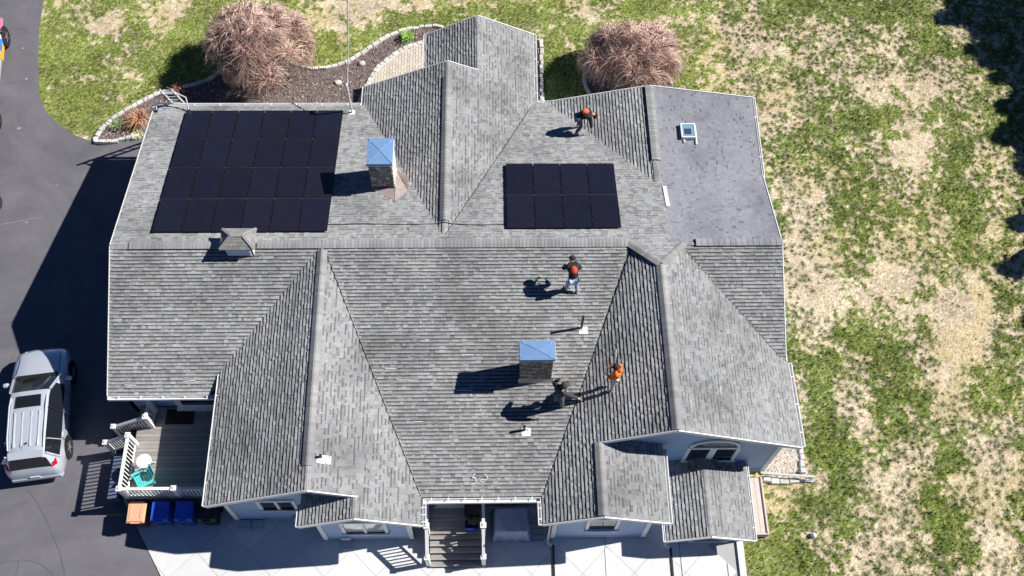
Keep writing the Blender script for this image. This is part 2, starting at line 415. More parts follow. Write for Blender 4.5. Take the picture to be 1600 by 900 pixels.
GRAVEL = [(9.4, -6.95), (9.5, -5.5)] + [(10.816, -5.822, 0.000), (11.053, -6.144, 0.000), (11.022, -6.990, 0.000), (9.472, -7.046, 0.000)]
PATIO = [(-13.378, -7.674, 0.000), (-11.579, -10.522, 0.000)] + [(-11.2, -14.0), (8.3, -14.0), (8.22, -9.3), (5.0, -9.2), (5.0, -7), (-9, -7), (-9.2, -4.5), (-12.9, -4.5)]
HOUSE = [(-13.3, 7.1), (-13.3, -4.6), (-9.2, -4.6), (-9.2, -9.2), (9.5, -9.2), (9.6, 7.2)]
BARE = [DRIVE, BED_L, BED_C, BED_R, GRAVEL, PATIO, HOUSE]

def sheet(name, poly, z, mt, kind='structure', thick=0.0):
    bm = bmesh.new()
    vs = [bm.verts.new((p[0], p[1], z)) for p in poly]
    f = bm.faces.new(vs)
    if thick:
        r_ = bmesh.ops.extrude_face_region(bm, geom=[f])
        bmesh.ops.translate(bm, verts=[e for e in r_['geom'] if isinstance(e, bmesh.types.BMVert)], vec=(0, 0, -thick))
    bmesh.ops.triangulate(bm, faces=bm.faces[:])
    bmesh.ops.recalc_face_normals(bm, faces=bm.faces)
    me_ = bpy.data.meshes.new(name); bm.to_mesh(me_); bm.free(); me_.materials.append(mt)
    o = bpy.data.objects.new(name, me_); col.objects.link(o)
    return tag(o, kind=kind)
drv = sheet('driveway', DRIVE, 0.028, M_asphalt, thick=0.10)
# scuffs on the asphalt
def shape_mat_streaks(mt, scale, amt):
    nt = mt.node_tree; N, L = nt.nodes, nt.links; b = N['Principled BSDF']
    src = b.inputs['Base Color'].links[0].from_socket
    tc = N.new('ShaderNodeTexCoord'); w = N.new('ShaderNodeTexNoise'); w.inputs['Scale'].default_value = scale
    w.inputs['Detail'].default_value = 10; w.inputs['Roughness'].default_value = .75; w.inputs['Distortion'].default_value = 1.5
    L.new(tc.outputs['Object'], w.inputs['Vector'])
    rp = N.new('ShaderNodeMapRange'); rp.inputs[1].default_value = .35; rp.inputs[2].default_value = .75; rp.inputs[3].default_value = 1 - amt; rp.inputs[4].default_value = 1 + amt
    L.new(w.outputs[0], rp.inputs[0])
    mx = N.new('ShaderNodeMix'); mx.data_type = 'RGBA'; mx.blend_type = 'MULTIPLY'; mx.inputs[0].default_value = 1
    L.new(src, mx.inputs[6]); L.new(rp.outputs[0], mx.inputs[7]); L.new(mx.outputs[2], b.inputs['Base Color'])
shape_mat_streaks(M_asphalt, 0.25, 0.2)
M_crack = mat('crack_sealer', (0.10, 0.10, 0.11), 0.8)
M_pale = mat('pale_stain', (0.30, 0.30, 0.30), 0.9)
def ribbon(b, pts, w, z, wob=0.0):
    pts = [Vector((p[0], p[1], z)) for p in pts]
    # catmull subdivision
    out = []
    for i in range(len(pts) - 1):
        p0, p1, p2, p3 = pts[max(i - 1, 0)], pts[i], pts[i + 1], pts[min(i + 2, len(pts) - 1)]
        for k in range(8):
            t = k / 8
            out.append(0.5 * ((2 * p1) + (p2 - p0) * t + (2 * p0 - 5 * p1 + 4 * p2 - p3) * t * t + (3 * p1 - p0 - 3 * p2 + p3) * t ** 3))
    out.append(pts[-1])
    L_, R_ = [], []
    for i, p in enumerate(out):
        d = out[min(i + 1, len(out) - 1)] - out[max(i - 1, 0)]; d.normalize()
        n_ = Vector((-d.y, d.x, 0)); p = p + n_ * random.uniform(-wob, wob)
        ww = w * random.uniform(.6, 1.2)
        L_.append(p + n_ * ww / 2); R_.append(p - n_ * ww / 2)
    for i in range(len(out) - 1):
        b.poly([L_[i], R_[i], R_[i + 1], L_[i + 1]])
b = MB()
ribbon(b, [(-16.768, -7.337, 0.000), (-16.361, -7.804, 0.000), (-15.927, -8.423, 0.000), (-15.541, -9.055, 0.000), (-15.216, -9.611, 0.000), (-14.983, -10.158, 0.000), (-14.860, -10.590, 0.000)], .022, .034, .012)
ribbon(b, [(-17.205, -9.915, 0.000), (-16.782, -9.855, 0.000), (-16.350, -9.838, 0.000), (-15.897, -9.931, 0.000), (-15.527, -10.152, 0.000), (-15.183, -10.479, 0.000)], .022, .034, .012)
ribbon(b, [(-16.603, -9.879, 0.000), (-16.542, -9.966, 0.000), (-16.570, -10.355, 0.000)], .03, .034, .01)
ribbon(b, [(-21.869, 13.853, 0.000), (-21.592, 13.891, 0.000), (-21.171, 13.928, 0.000)], .03, .034, .01)
ribbon(b, [(-21.415, 10.772, 0.000), (-20.822, 10.841, 0.000), (-20.206, 10.805, 0.000)], .02, .034, .01)
ribbon(b, [(-18.706, -2.905, 0.000), (-18.367, -2.255, 0.000), (-18.093, -0.648, 0.000), (-17.613, 1.307, 0.000), (-16.516, 2.168, 0.000)], .015, .034, .01)
tag(b.build('driveway_crack', M_crack, drv, local=True), 'dark hairline cracks filled with sealer')
b = MB()
for (q, r_) in (((-20.533, 11.052, 0.000), .07), ((-21.051, 12.780, 0.000), .06), ((-20.321, 8.404, 0.000), .09), ((-19.051, 3.727, 0.000), .06), ((-18.156, 5.511, 0.000), .04)):
    b.poly([(q[0] + r_ * math.cos(a) * random.uniform(.6, 1.3), q[1] + r_ * .7 * math.sin(a) * random.uniform(.6, 1.3), .034) for a in [k * .5236 for k in range(12)]])
ribbon(b, [(-20.102, 3.612, 0.000), (-19.371, 3.789, 0.000), (-18.631, 3.937, 0.000)], .02, .034, .01)
tag(b.build('pale_stain', M_pale, drv, local=True), 'faint pale marks on the asphalt')

for nm, pl in (('mulch_bed', BED_L), ('mulch_bed', BED_C), ('mulch_bed', BED_R)):
    sheet(nm, pl, 0.025, M_soil, thick=.09)
sheet('gravel_bed', GRAVEL, 0.02, M_gravel, thick=.08)

# grass tufts: one mass of short blades over the lawn
def tufts():
    n = 120000
    X = rng.uniform(-23, 25.5, n); Y = rng.uniform(-12.5, 17.5, n)
    bad = np.zeros(n, bool)
    for p in BARE: bad |= inside_np(p, X, Y)
    X, Y = X[~bad], Y[~bad]
    jj = np.clip(((X - x0) / st).astype(int), 0, nx - 1); ii_ = np.clip(((Y - y0) / st).astype(int), 0, ny - 1)
    gg = gr[ii_, jj]; cc = CL[ii_, jj]; Z = ZZ[ii_, jj]
    n = len(X)
    h = (0.018 + 0.035 * rng.random(n)) * (0.5 + gg + 0.8 * cc)
    w = 0.012 + 0.016 * rng.random(n)
    V = np.zeros((n, 2, 3, 3), np.float32); Cc = np.zeros((n, 2, 3, 4), np.float32)
    base = C3[ii_, jj] * (0.75 + 0.65 * rng.random((n, 1)))
    k_ = 9; nc = len(cx_)                       # upright dark blades of the little clumps
    r_c = np.repeat(rng.uniform(.03, .085, nc), k_); a_c = rng.random(nc * k_) * 6.283; q_c = np.sqrt(rng.random(nc * k_)) * r_c
    X2 = np.repeat(cx_, k_) + np.cos(a_c) * q_c; Y2 = np.repeat(cy_, k_) + np.sin(a_c) * q_c
    ok = np.ones(len(X2), bool)
    for p in BARE: ok &= ~inside_np(p, X2, Y2)
    X2, Y2 = X2[ok], Y2[ok]; n2 = len(X2)
    X = np.concatenate([X, X2]); Y = np.concatenate([Y, Y2]); Z = np.concatenate([Z, np.full(n2, -.03)])
    h = np.concatenate([h, rng.uniform(.02, .05, n2)]); w = np.concatenate([w, rng.uniform(.010, .02, n2)])
    base = np.concatenate([base, np.array([.075, .110, .024]) * (.6 + .9 * rng.random((n2, 1)))]); n = len(X)
    V = np.zeros((n, 2, 3, 3), np.float32); Cc = np.zeros((n, 2, 3, 4), np.float32)
    for k in range(2):
        th = rng.random(n) * 6.283
        dx, dy = np.cos(th) * w, np.sin(th) * w
        lx, ly = (rng.random(n) - .5) * h * 1.6, (rng.random(n) - .5) * h * 1.6
        V[:, k, 0] = np.stack([X - dx, Y - dy, Z - .005], -1); V[:, k, 1] = np.stack([X + dx, Y + dy, Z - .005], -1)
        V[:, k, 2] = np.stack([X + lx, Y + ly, Z + h], -1)
    Cc[..., :3] = base[:, None, None, :]; Cc[..., 3] = 1
    v = V.reshape(-1, 3); nf = len(v) // 3
    me = bpy.data.meshes.new('grass_blades')
    me.vertices.add(len(v)); me.vertices.foreach_set('co', v.ravel())
    me.loops.add(len(v)); me.loops.foreach_set('vertex_index', np.arange(len(v), dtype=np.int32))
    me.polygons.add(nf); me.polygons.foreach_set('loop_start', np.arange(0, len(v), 3, dtype=np.int32))
    me.update(calc_edges=True)
    a = me.color_attributes.new('tone', 'FLOAT_COLOR', 'POINT'); a.data.foreach_set('color', np.clip(Cc, 0, 1).ravel())
    me.materials.append(M_leaf)
    o = bpy.data.objects.new('grass', me); col.objects.link(o)
    tag(o, 'short patchy grass, part green and part straw coloured, round the house', 'grass', kind='stuff')
tufts()

def chips(name, poly, n, size, z, cols, mt, label, cat, flat=.35, up=0.0):
    xs = [p[0] for p in poly]; ys = [p[1] for p in poly]
    X = rng.uniform(min(xs), max(xs), n); Y = rng.uniform(min(ys), max(ys), n)
    k = inside_np(poly, X, Y); X, Y = X[k], Y[k]
    b = MB()
    for x, y in zip(X, Y):
        s_ = size * random.uniform(.5, 1.4); t = random.random() * 6.283; c, s2 = math.cos(t) * s_, math.sin(t) * s_
        q = s_ * flat
        tx, ty = random.uniform(-.5, .5) * s_, random.uniform(-.5, .5) * s_
        cc = random.choice(cols); f = random.uniform(.7, 1.3); cc = tuple(v * f for v in cc)
        zz = z + random.random() * up
        b.mesh([(x - c, y - s2, zz), (x + s2 * flat, y - c * flat, zz), (x + c, y + s2, zz + tx * .3), (x - s2 * flat, y + c * flat, zz + ty * .3), (x, y, zz + q + abs(tx) * .5)],
               [(0, 1, 4), (1, 2, 4), (2, 3, 4), (3, 0, 4)], 0, cc)
    o = b.build(name, mt, fix=False)
    return tag(o, label, cat, kind='stuff')
mc = [(.28, .21, .19), (.22, .16, .15), (.42, .34, .31), (.13, .10, .09), (.58, .50, .47)]
chips('mulch', BED_L, 14000, .05, .025, mc, M_mulch, 'purplish brown bark mulch in the curved bed behind the house', 'mulch', up=.02)
chips('mulch', BED_R, 3500, .05, .025, mc, M_mulch, 'bark mulch under the right hand bare tree', 'mulch', up=.02)
chips('mulch', BED_C, 1200, .045, .025, mc, M_mulch, 'narrow strip of mulch beside the back gable', 'mulch', up=.02)
chips('gravel', GRAVEL, 8000, .026, .022, [(.9, .85, .8), (1.1, 1.05, 1.0), (.7, .62, .55), (1, .9, .8)], M_gravel, 'pale pinkish gravel in the corner by the right hand wall', 'gravel', flat=.7, up=.01)

# concrete patio: diamond panels with recessed joints
def clip_poly(poly, clip):
    """clip convex/any poly by a convex ccw clip polygon (2D)"""
    out = list(poly)
    n = len(clip)
    for i in range(n):
        ax, ay = clip[i][0], clip[i][1]; bx, by = clip[(i + 1) % n][0], clip[(i + 1) % n][1]
        inp, out = out, []
        if not inp: return []
        def sd(p): return (bx - ax) * (p[1] - ay) - (by - ay) * (p[0] - ax)
        for k in range(len(inp)):
            p, q = inp[k], inp[(k + 1) % len(inp)]
            sp, sq = sd(p), sd(q)
            if sp >= 0: out.append(p)
            if (sp >= 0) != (sq >= 0):
                t = sp / (sp - sq); out.append((p[0] + (q[0] - p[0]) * t, p[1] + (q[1] - p[1]) * t))
    return out
def area(poly):
    return 0.5 * sum(poly[i][0] * poly[(i + 1) % len(poly)][1] - poly[(i + 1) % len(poly)][0] * poly[i][1] for i in range(len(poly)))
pat_l, pat_lb = (-13.378, -7.674, 0.000), (-11.579, -10.522, 0.000)
slope_l = (pat_lb[0] - pat_l[0]) / (pat_lb[1] - pat_l[1])
def lx_at(y): return pat_l[0] + (y - pat_l[1]) * slope_l
patio = sheet('patio', [(lx_at(-14) , -14), (8.25, -14), (8.25, -9.2), (5.2, -9.2), (5.2, -7.4), (-2.7, -7.4), (-12.4, -7.4)], 0.02, M_joint, thick=.08)
strips = [(-14, 1.72), (1.76, 3.62), (3.66, 6.22), (6.26, 7.82), (7.86, 8.22)]
Pp = 1.78
for sx0, sx1 in strips:
    for iu in range(-14, 16):
        for iv in range(-16, 4):
            cx, cy = -6.08 + iu * Pp / 2, -9.62 + iv * Pp / 2
            if (iu + iv) % 2: continue
            gq = Pp / 2 - .007
            dia = [(cx - gq, cy), (cx, cy - gq), (cx + gq, cy), (cx, cy + gq)]
            if cy < -14.5 or cy > -7: continue
            # left boundary is slanted
            clipr = [(sx0, -14), (sx1, -14), (sx1, -7.45), (sx0, -7.45)]
            if sx0 < -13: clipr = [(lx_at(-14), -14), (sx1, -14), (sx1, -7.45), (lx_at(-7.45), -7.45)]
            p = clip_poly(dia, clipr)
            if len(p) < 3 or abs(area(p)) < .01: continue
            b = MB(); t = random.uniform(.93, 1.04)
            b.prism(p, 0.0, 0.045 + random.uniform(-.002, .002), 0, (t, t, t * 1.01))
            b.build('concrete_panel', M_concrete, patio, local=True)
b = MB(); b.box((8.36, -11.6, .05), (.22, 4.6, .10)); b.box((3.64, -11.8, .035), (.03, 4.4, .06))
tag(b.build('concrete_border', M_white, patio, local=True), 'raised white border along the right edge')

# edging stones
def stones_along(pts, name, parent, w=.16, h=.12, ln=.26, z=0.0, jit=.02, mt=M_edging):
    pts = [Vector((p[0], p[1], 0)) for p in pts]
    acc = []
    for i in range(len(pts) - 1):
        p0, p1, p2, p3 = pts[max(i - 1, 0)], pts[i], pts[i + 1], pts[min(i + 2, len(pts) - 1)]
        for k in range(12):
            t = k / 12
            acc.append(0.5 * ((2 * p1) + (p2 - p0) * t + (2 * p0 - 5 * p1 + 4 * p2 - p3) * t * t + (3 * p1 - p0 - 3 * p2 + p3) * t ** 3))
    acc.append(pts[-1])
    d, last = 0, acc[0]; cur = [acc[0]]
    want = ln * random.uniform(.8, 1.3)
    for a, b_ in zip(acc, acc[1:]):
        d += (b_ - a).length
        if d >= want:
            s0, s1 = last, b_
            dr = (s1 - s0).normalized(); nn = Vector((-dr.y, dr.x, 0))
            g_ = .008; s0 = s0 + dr * g_; s1 = s1 - dr * g_
            ww = w * random.uniform(.85, 1.15); hh = h * random.uniform(.85, 1.15)
            o_ = nn * random.uniform(-jit, jit)
            q = [s0 - nn * ww / 2 + o_, s0 + nn * ww / 2 + o_, s1 + nn * ww / 2 + o_, s1 - nn * ww / 2 + o_]
            q = [v + Vector((random.uniform(-.01, .01), random.uniform(-.01, .01), 0)) for v in q]
            ctr = sum(q, Vector()) / 4
            lo = [(v.x, v.y, z - .05) for v in q]; mid = [(v.x, v.y, z + hh * .75) for v in q]
            top = [(v.x * .85 + ctr.x * .15, v.y * .85 + ctr.y * .15, z + hh) for v in q]
            t = random.uniform(.8, 1.12)
            b = MB(); b.mesh(lo + mid + top, [(0, 1, 5, 4), (1, 2, 6, 5), (2, 3, 7, 6), (3, 0, 4, 7), (4, 5, 9, 8), (5, 6, 10, 9), (6, 7, 11, 10), (7, 4, 8, 11), (8, 9, 10, 11)], 0, (t, t * .99, t * .97))
            b.build(name, mt, parent)
            last = b_; d = 0; want = ln * random.uniform(.8, 1.3)
e = thing('stone_edging', (-13.307, 10.688, 0.000), 'pale stone edging curving from the driveway round the mulch bed to the back gable', 'edging')
stones_along([(-16.980, 7.664, 0.000), (-16.956, 7.995, 0.000), (-16.796, 8.328, 0.000), (-16.240, 9.068, 0.000), (-15.510, 9.648, 0.000), (-14.816, 10.166, 0.000), (-14.159, 10.409, 0.000), (-13.307, 10.688, 0.000), (-12.725, 10.935, 0.000), (-12.013, 11.540, 0.000), (-11.104, 12.262, 0.000), (-10.139, 12.553, 0.000), (-9.556, 12.406, 0.000), (-9.093, 11.969, 0.000), (-8.648, 11.716, 0.000), (-8.216, 11.607, 0.000), (-7.651, 11.606, 0.000), (-6.956, 11.786, 0.000), (-6.544, 12.003, 0.000), (-6.135, 12.330, 0.000), (-5.313, 13.067, 0.000), (-4.472, 13.664, 0.000), (-3.611, 13.928, 0.000), (-2.742, 14.042, 0.000), (-2.187, 13.928, 0.000)], 'edging_stone', e)
e = thing('stone_edging', (-15.894, 7.760, 0.000), 'short straight pale kerb between mulch bed and driveway', 'edging')
stones_along([(-17.001, 7.631, 0.000), (-16.410, 7.629, 0.000), (-15.760, 7.759, 0.000), (-14.911, 8.022, 0.000)], 'edging_stone', e, w=.15, h=.2)
e = thing('stone_edging', (-4.706, 12.256, 0.000), 'cream stone edging curving round the small paved patio', 'edging')
stones_along([(-5.986, 9.559, 0.000), (-5.845, 10.044, 0.000), (-5.629, 10.747, 0.000), (-5.247, 11.604, 0.000), (-4.651, 12.293, 0.000), (-3.869, 12.881, 0.000), (-2.957, 13.215, 0.000)], 'edging_stone', e, w=.2, h=.09, ln=.2)
e = thing('stone_edging', (2.026, 11.523, 0.000), 'rough whitish stones in a straight row beside the back gable', 'edging')
stones_along([(2.075, 13.213, 0.000), (2.037, 11.885, 0.000), (2.023, 10.451, 0.000), (2.051, 9.472, 0.000)], 'edging_stone', e, w=.15, h=.12, ln=.2, jit=.03)
stones_along([(1.728, 13.213, 0.000), (2.104, 13.213, 0.000)], 'edging_stone', e, w=.1, h=.12, ln=.16, jit=.01)
e = thing('stone_edging', (7.555, 11.336, 0.000), 'pale stone ring round the right hand bare tree', 'edging')
stones_along([(4.125, 10.166, 0.000), (3.924, 10.661, 0.000), (3.895, 11.232, 0.000), (4.102, 11.956, 0.000), (4.771, 12.617, 0.000), (5.793, 12.764, 0.000), (6.634, 12.394, 0.000), (7.090, 11.953, 0.000), (7.456, 11.517, 0.000), (7.676, 11.084, 0.000), (7.746, 10.584, 0.000)], 'edging_stone', e, w=.14)
e = thing('stone_edging', (11.063, -6.557, 0.000), 'white edging stones along the gravel corner', 'edging')
stones_along([(10.993, -6.070, 0.000), (11.010, -6.435, 0.000), (11.010, -6.750, 0.000), (11.007, -7.085, 0.000)], 'edging_stone', e, w=.18, h=.14, ln=.22, jit=.03)
stones_along([(9.471, -7.236, 0.000), (10.019, -7.313, 0.000), (10.600, -7.319, 0.000), (11.103, -7.229, 0.000)], 'edging_stone', e, w=.22, h=.14, ln=.3)

# small paved patio: herringbone-straight cream pavers
pav = thing('paved_patio', (-4.111, 11.530, 0.000), 'small curved patio of cream pavers behind the back gable', 'patio')
PAV = [(-5.834, 9.835, 0.000), (-5.601, 10.747, 0.000), (-5.245, 11.568, 0.000), (-4.648, 12.220, 0.000), (-3.867, 12.807, 0.000), (-2.955, 13.103, 0.000)] + [(-2.3, 12.5), (-2.2, 7.5), (-5.6, 7.5)]
px0 = -6.2
ci = 0
sb = MB()
while px0 < -2.2:
    py0 = 7.4 + (0.11 if ci % 2 else 0)
    while py0 < 13.2:
        cx, cy = px0 + .06, py0 + .12
        if inside(PAV, cx, cy) and not (cx > -5.0 and cy < 7.95) and not (cx > -2.6 and cy < 10.6):
            b = MB(); t = random.uniform(.86, 1.1)
            b.prism([(px0 + .005, py0 + .005), (px0 + .115, py0 + .005), (px0 + .115, py0 + .233), (px0 + .005, py0 + .233)], 0.03, 0.07 + random.uniform(-.003, .003), 0, (t, t * .985, t * .96))
            b.build('paver', M_paver, pav)
        py0 += .24
    px0 += .125; ci += 1
sbp = MB(); sbp.prism([(p[0], p[1]) for p in PAV], 0.0, 0.045); sbp.build('sand_bed', mat('joint_sand', (.34, .29, .24), .95), pav)

# ------------------------------------------------------------------ the house
house = thing('house', (0, 0, 0), 'grey shingled single storey house with many gables, blue grey siding and white trim', 'house')
# roof slopes: name, plane through (ridge point a, ridge point b, eave point c), plan polygons (convex, ccw), tone kind
def plane(a, b_, c):
    a, b_, c = Vector(a), Vector(b_), Vector(c)
    n = (b_ - a).cross(c - a); n.normalize()
    if n.z < 0: n = -n
    return n, a
def ccw(p): return p if area(p) > 0 else p[::-1]
RZ = 4.60
SL = []
def slope(name, a, b_, c, polys, kind='old'):
    n, o = plane(a, b_, c)
    SL.append(dict(name=name, n=n, o=o, polys=[ccw([tuple(q) for q in p]) for p in polys], kind=kind))
def zof(s, x, y): return s['o'].z - (s['n'].x * (x - s['o'].x) + s['n'].y * (y - s['o'].y)) / s['n'].z
xL, xR = -13.56, 10.0
slope('back', (xL, 0, RZ), (xR, 0, RZ), (0, 7.33, 2.95),
      [[(xL, 0), (-5.3, 0), (-5.3, 7.3), (xL, 7.3)], [(-5.3, 0), (2.5, 0), (2.5, 7.45), (-5.3, 7.3)], [(2.5, 0), (6.1, 0), (6.1, 7.45), (2.5, 7.45)]])
slope('back_new', (xL, 0, RZ), (xR, 0, RZ), (0, 7.33, 2.95), [[(6.1, 0), (xR, 0), (9.93, 3.35), (9.6, 3.9), (6.1, 3.9)]], 'new')
slope('peak', (4.64, 0, RZ), (6.5, 0, RZ), (5.57, -1.0, 4.97), [[(4.64, 0), (6.5, 0), (5.57, -1.0)]])
slope('front_left', (xL, 0, RZ), (-6, 0, RZ), (xL, -4.87, 2.72), [[(xL, 0), (-13.46, -4.87), (-9.98, -4.87), (-9.2, -4.05), (-6.15, -.6), (-6.15, 0)]])
slope('front_mid', (-6, 0, RZ), (4, 0, RZ), (0, -8.63, 3.02), [[(-6.15, 0), (4.64, 0), (1.42, -8.63), (-2.72, -8.63)]])
slope('front_right', (6, 0, RZ + .03), (xR, 0, RZ + .03), (9, -3.9, 3.0), [[(5.6, -.4), (6.5, 0), (xR, 0), (10.02, -3.85), (9.5, -3.85)]])
s1 = (4.60 - 3.02) / 3.5
slope('wing_left_w', (-6.2, 0, RZ), (-6.1, -8.8, RZ), (-9.6, -4.2, 3.02), [[(-6.2, 0), (-9.62, 0), (-9.58, -8.82), (-6.1, -8.80)]])
slope('wing_left_e', (-6.2, 0, RZ), (-6.1, -8.8, RZ), (-2.62, -8.7, 3.02), [[(-6.2, 0), (-6.1, -8.8), (-2.62, -8.8), (-2.66, 0)], [(-4.67, -8.8), (-4.67, -9.53), (-2.59, -9.53), (-2.62, -8.8)]])
slope('gable_a_w', (-4.67, -8.0, 3.945), (-4.67, -9.5, 3.945), (-6.49, -9, 3.13), [[(-4.67, -8.4), (-6.48, -8.4), (-6.49, -9.55), (-4.67, -9.52)]])
WZ = 4.97
W2R0, W2R1, W2ER0, W2ER1 = (5.518, -1.026, 4.970), (5.568, -7.089, 4.970), (10.099, -3.685, 2.930), (10.130, -6.999, 2.930)
slope('wing_right_w', (5.57, -1, WZ), (5.6, -7.08, WZ), (1.35, -8.6, 3.02), [[(5.57, -1), (4.64, 0), (1.3, 0), (1.33, -7.08), (5.6, -7.08)], [(3.22, -7.08), (1.33, -7.08), (1.35, -9.53), (3.22, -9.53)]])
slope('wing_right_e', (5.57, -1, WZ), (5.6, -7.08, WZ), (W2ER0[0], W2ER0[1], 2.93), [[(5.57, -1), (5.6, -7.08), (W2ER1[0], W2ER1[1]), (W2ER0[0], W2ER0[1]), (W2ER0[0] - .03, 0), (6.5, 0)]])
gbz = WZ - (WZ - 3.02) / 4.22 * (5.585 - 3.22)
slope('gable_b_e', (3.22, -6.8, gbz), (3.22, -9.5, gbz), (5.40, -8, 3.12), [[(3.22, -6.72), (3.22, -9.54), (5.39, -9.57), (5.40, -6.72)]])
slope('low_w', (7.02, -7, 1.72), (7.02, -9.7, 1.72), (5.64, -8, 1.20), [[(7.02, -6.9), (5.66, -6.9), (5.62, -9.69), (7.02, -9.68)]])
slope('low_e', (7.02, -7, 1.72), (7.02, -9.7, 1.72), (8.58, -8, 1.18), [[(7.02, -6.9), (7.02, -9.68), (8.58, -9.70), (8.62, -6.9)]])
slope('back_wing_w', (-1.94, .3, 4.53), (-1.93, 8.2, 4.53), (-5.33, 7, 2.92), [[(-1.94, .3), (-1.93, 8.22), (-5.29, 8.24), (-5.33, 0.3)]])
slope('back_wing_e', (-1.94, .3, 4.53), (-1.93, 8.2, 4.53), (1.5, 7.3, 2.92), [[(-1.94, .3), (-1.93, 8.22), (1.51, 8.22), (1.49, .3)], [(-.76, 8.22), (-.78, 11.04), (1.52, 11.01), (1.51, 8.22)]])
slope('gable_d_w', (-.76, 8, 3.975), (-.78, 11, 3.975), (-2.9, 10, 2.92), [[(-.76, 7.6), (-.78, 11.04), (-2.91, 10.97), (-2.88, 7.6)]])
slope('east_wing_w', (5.97, 2.87, 3.955), (5.97, 7.47, 3.955), (2.1, 7.5, 2.93), [[(5.97, 2.87), (5.97, 7.47), (2.1, 7.49), (2.1, 2.87)]])
slope('east_wing_e', (5.97, 2.87, 3.955), (5.97, 7.47, 3.955), (9.97, 5, 3.76), [[(5.97, 2.87), (5.97, 7.47), (10.03, 7.03), (9.93, 3.27)]], 'new')
def roof_z(x, y, skip=None):
    z = -1
    for s in SL:
        if s is skip: continue
        for p in s['polys']:
            if inside(p, x, y): z = max(z, zof(s, x, y))
    return z
# decks under the shingles
rd_cols = (.06, .06, .065)
for s in SL:
    b = MB()
    for p in s['polys']:
        top = [(x, y, zof(s, x, y) - .012) for x, y in p]
        bot = [(x, y, zof(s, x, y) - .13) for x, y in p]
        n = len(p)
        b.mesh(bot + top, [tuple(range(n))[::-1], tuple(range(n, 2 * n))] + [(i, (i + 1) % n, n + (i + 1) % n, n + i) for i in range(n)])
    b.build('roof_deck', M_deckroof, house)

# shingles, laid course by course
CAMP = Vector((-0.369, -17.905, 35.63))
TABS = []
def lay(s):
    n, o = s['n'], s['o']
    up = Vector((0, 0, 1)) - n * n.z; up.normalize()          # upslope
    ax = up.cross(n); ax.normalize()                          # along the course
    new = s['kind'] == 'new'
    allp = [Vector((x, y, zof(s, x, y))) for p in s['polys'] for x, y in p]
    us = [(q - o).dot(ax) for q in allp]; vs = [(q - o).dot(up) for q in allp]
    u0, u1, v0, v1 = min(us), max(us), min(vs), max(vs)
    ex = 0.127
    v = v0; row = 0
    rr = random.Random(sum(map(ord, s['name'])))
    while v < v1:
        u = u0 - rr.random() * .25
        rowt = rr.uniform(.94, 1.06)
        while u < u1:
            w = rr.choice((.09, .11, .14, .16, .19, .22)) * (1.0 if not new else .85)
            cu, cv = u + w / 2, v + ex / 2
            c3 = o + ax * cu + up * cv
            if any(inside(p, c3.x, c3.y) for p in s['polys']) or True:
                k = roof_z(c3.x, c3.y, s)
                if k < c3.z + .035 or s['name'] in ('low_w', 'low_e', 'gable_b_e', 'gable_a_w', 'gable_d_w'):
                    hi = rr.random() < .42
                    th = .042 if hi else .032
                    if new:
                        t = rr.uniform(.90, 1.06) * (0.84 if rr.random() < .10 else 1)
                        cc = (.276 * t, .284 * t, .316 * t); th = .009
                    else:
                        t = (rr.uniform(1.06, 1.26) if hi else rr.uniform(.84, 1.12)) * rowt * 1.11
                        if rr.random() < .07: t *= .78
                        wv = rr.uniform(-.004, .006)
                        cc = ((.258 + wv) * t, .262 * t, (.266 - wv) * t)
                    uu0, uu1 = u, u + w - .003
                    cor = [o + ax * a_ + up * b_ for a_, b_ in ((uu0, v), (uu1, v), (uu1, v + ex), (uu0, v + ex))]
                    ins = [any(inside(p, q.x, q.y) for p in s['polys']) for q in cor]
                    bnd = (rr.random() < (.78 if s['name'] in ('front_left', 'front_mid', 'front_right') else .45)) if not new else (rr.random() < .05)  # extra dark bands paint the front slopes darker than the sunward ones
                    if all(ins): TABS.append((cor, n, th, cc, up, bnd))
                    elif any(ins) or any(inside(p, c3.x, c3.y) for p in s['polys']):
                        for p in s['polys']:
                            cl = clip_poly(ccw([(q.x, q.y) for q in cor]), p)
                            if len(cl) >= 3 and abs(area(cl)) > .0004:
                                pts = [Vector((x, y, zof(s, x, y))) for x, y in cl]
                                TABS.append((pts, n, th, cc, up, False))
            u += w
        v += ex; row += 1
for s in SL: lay(s)
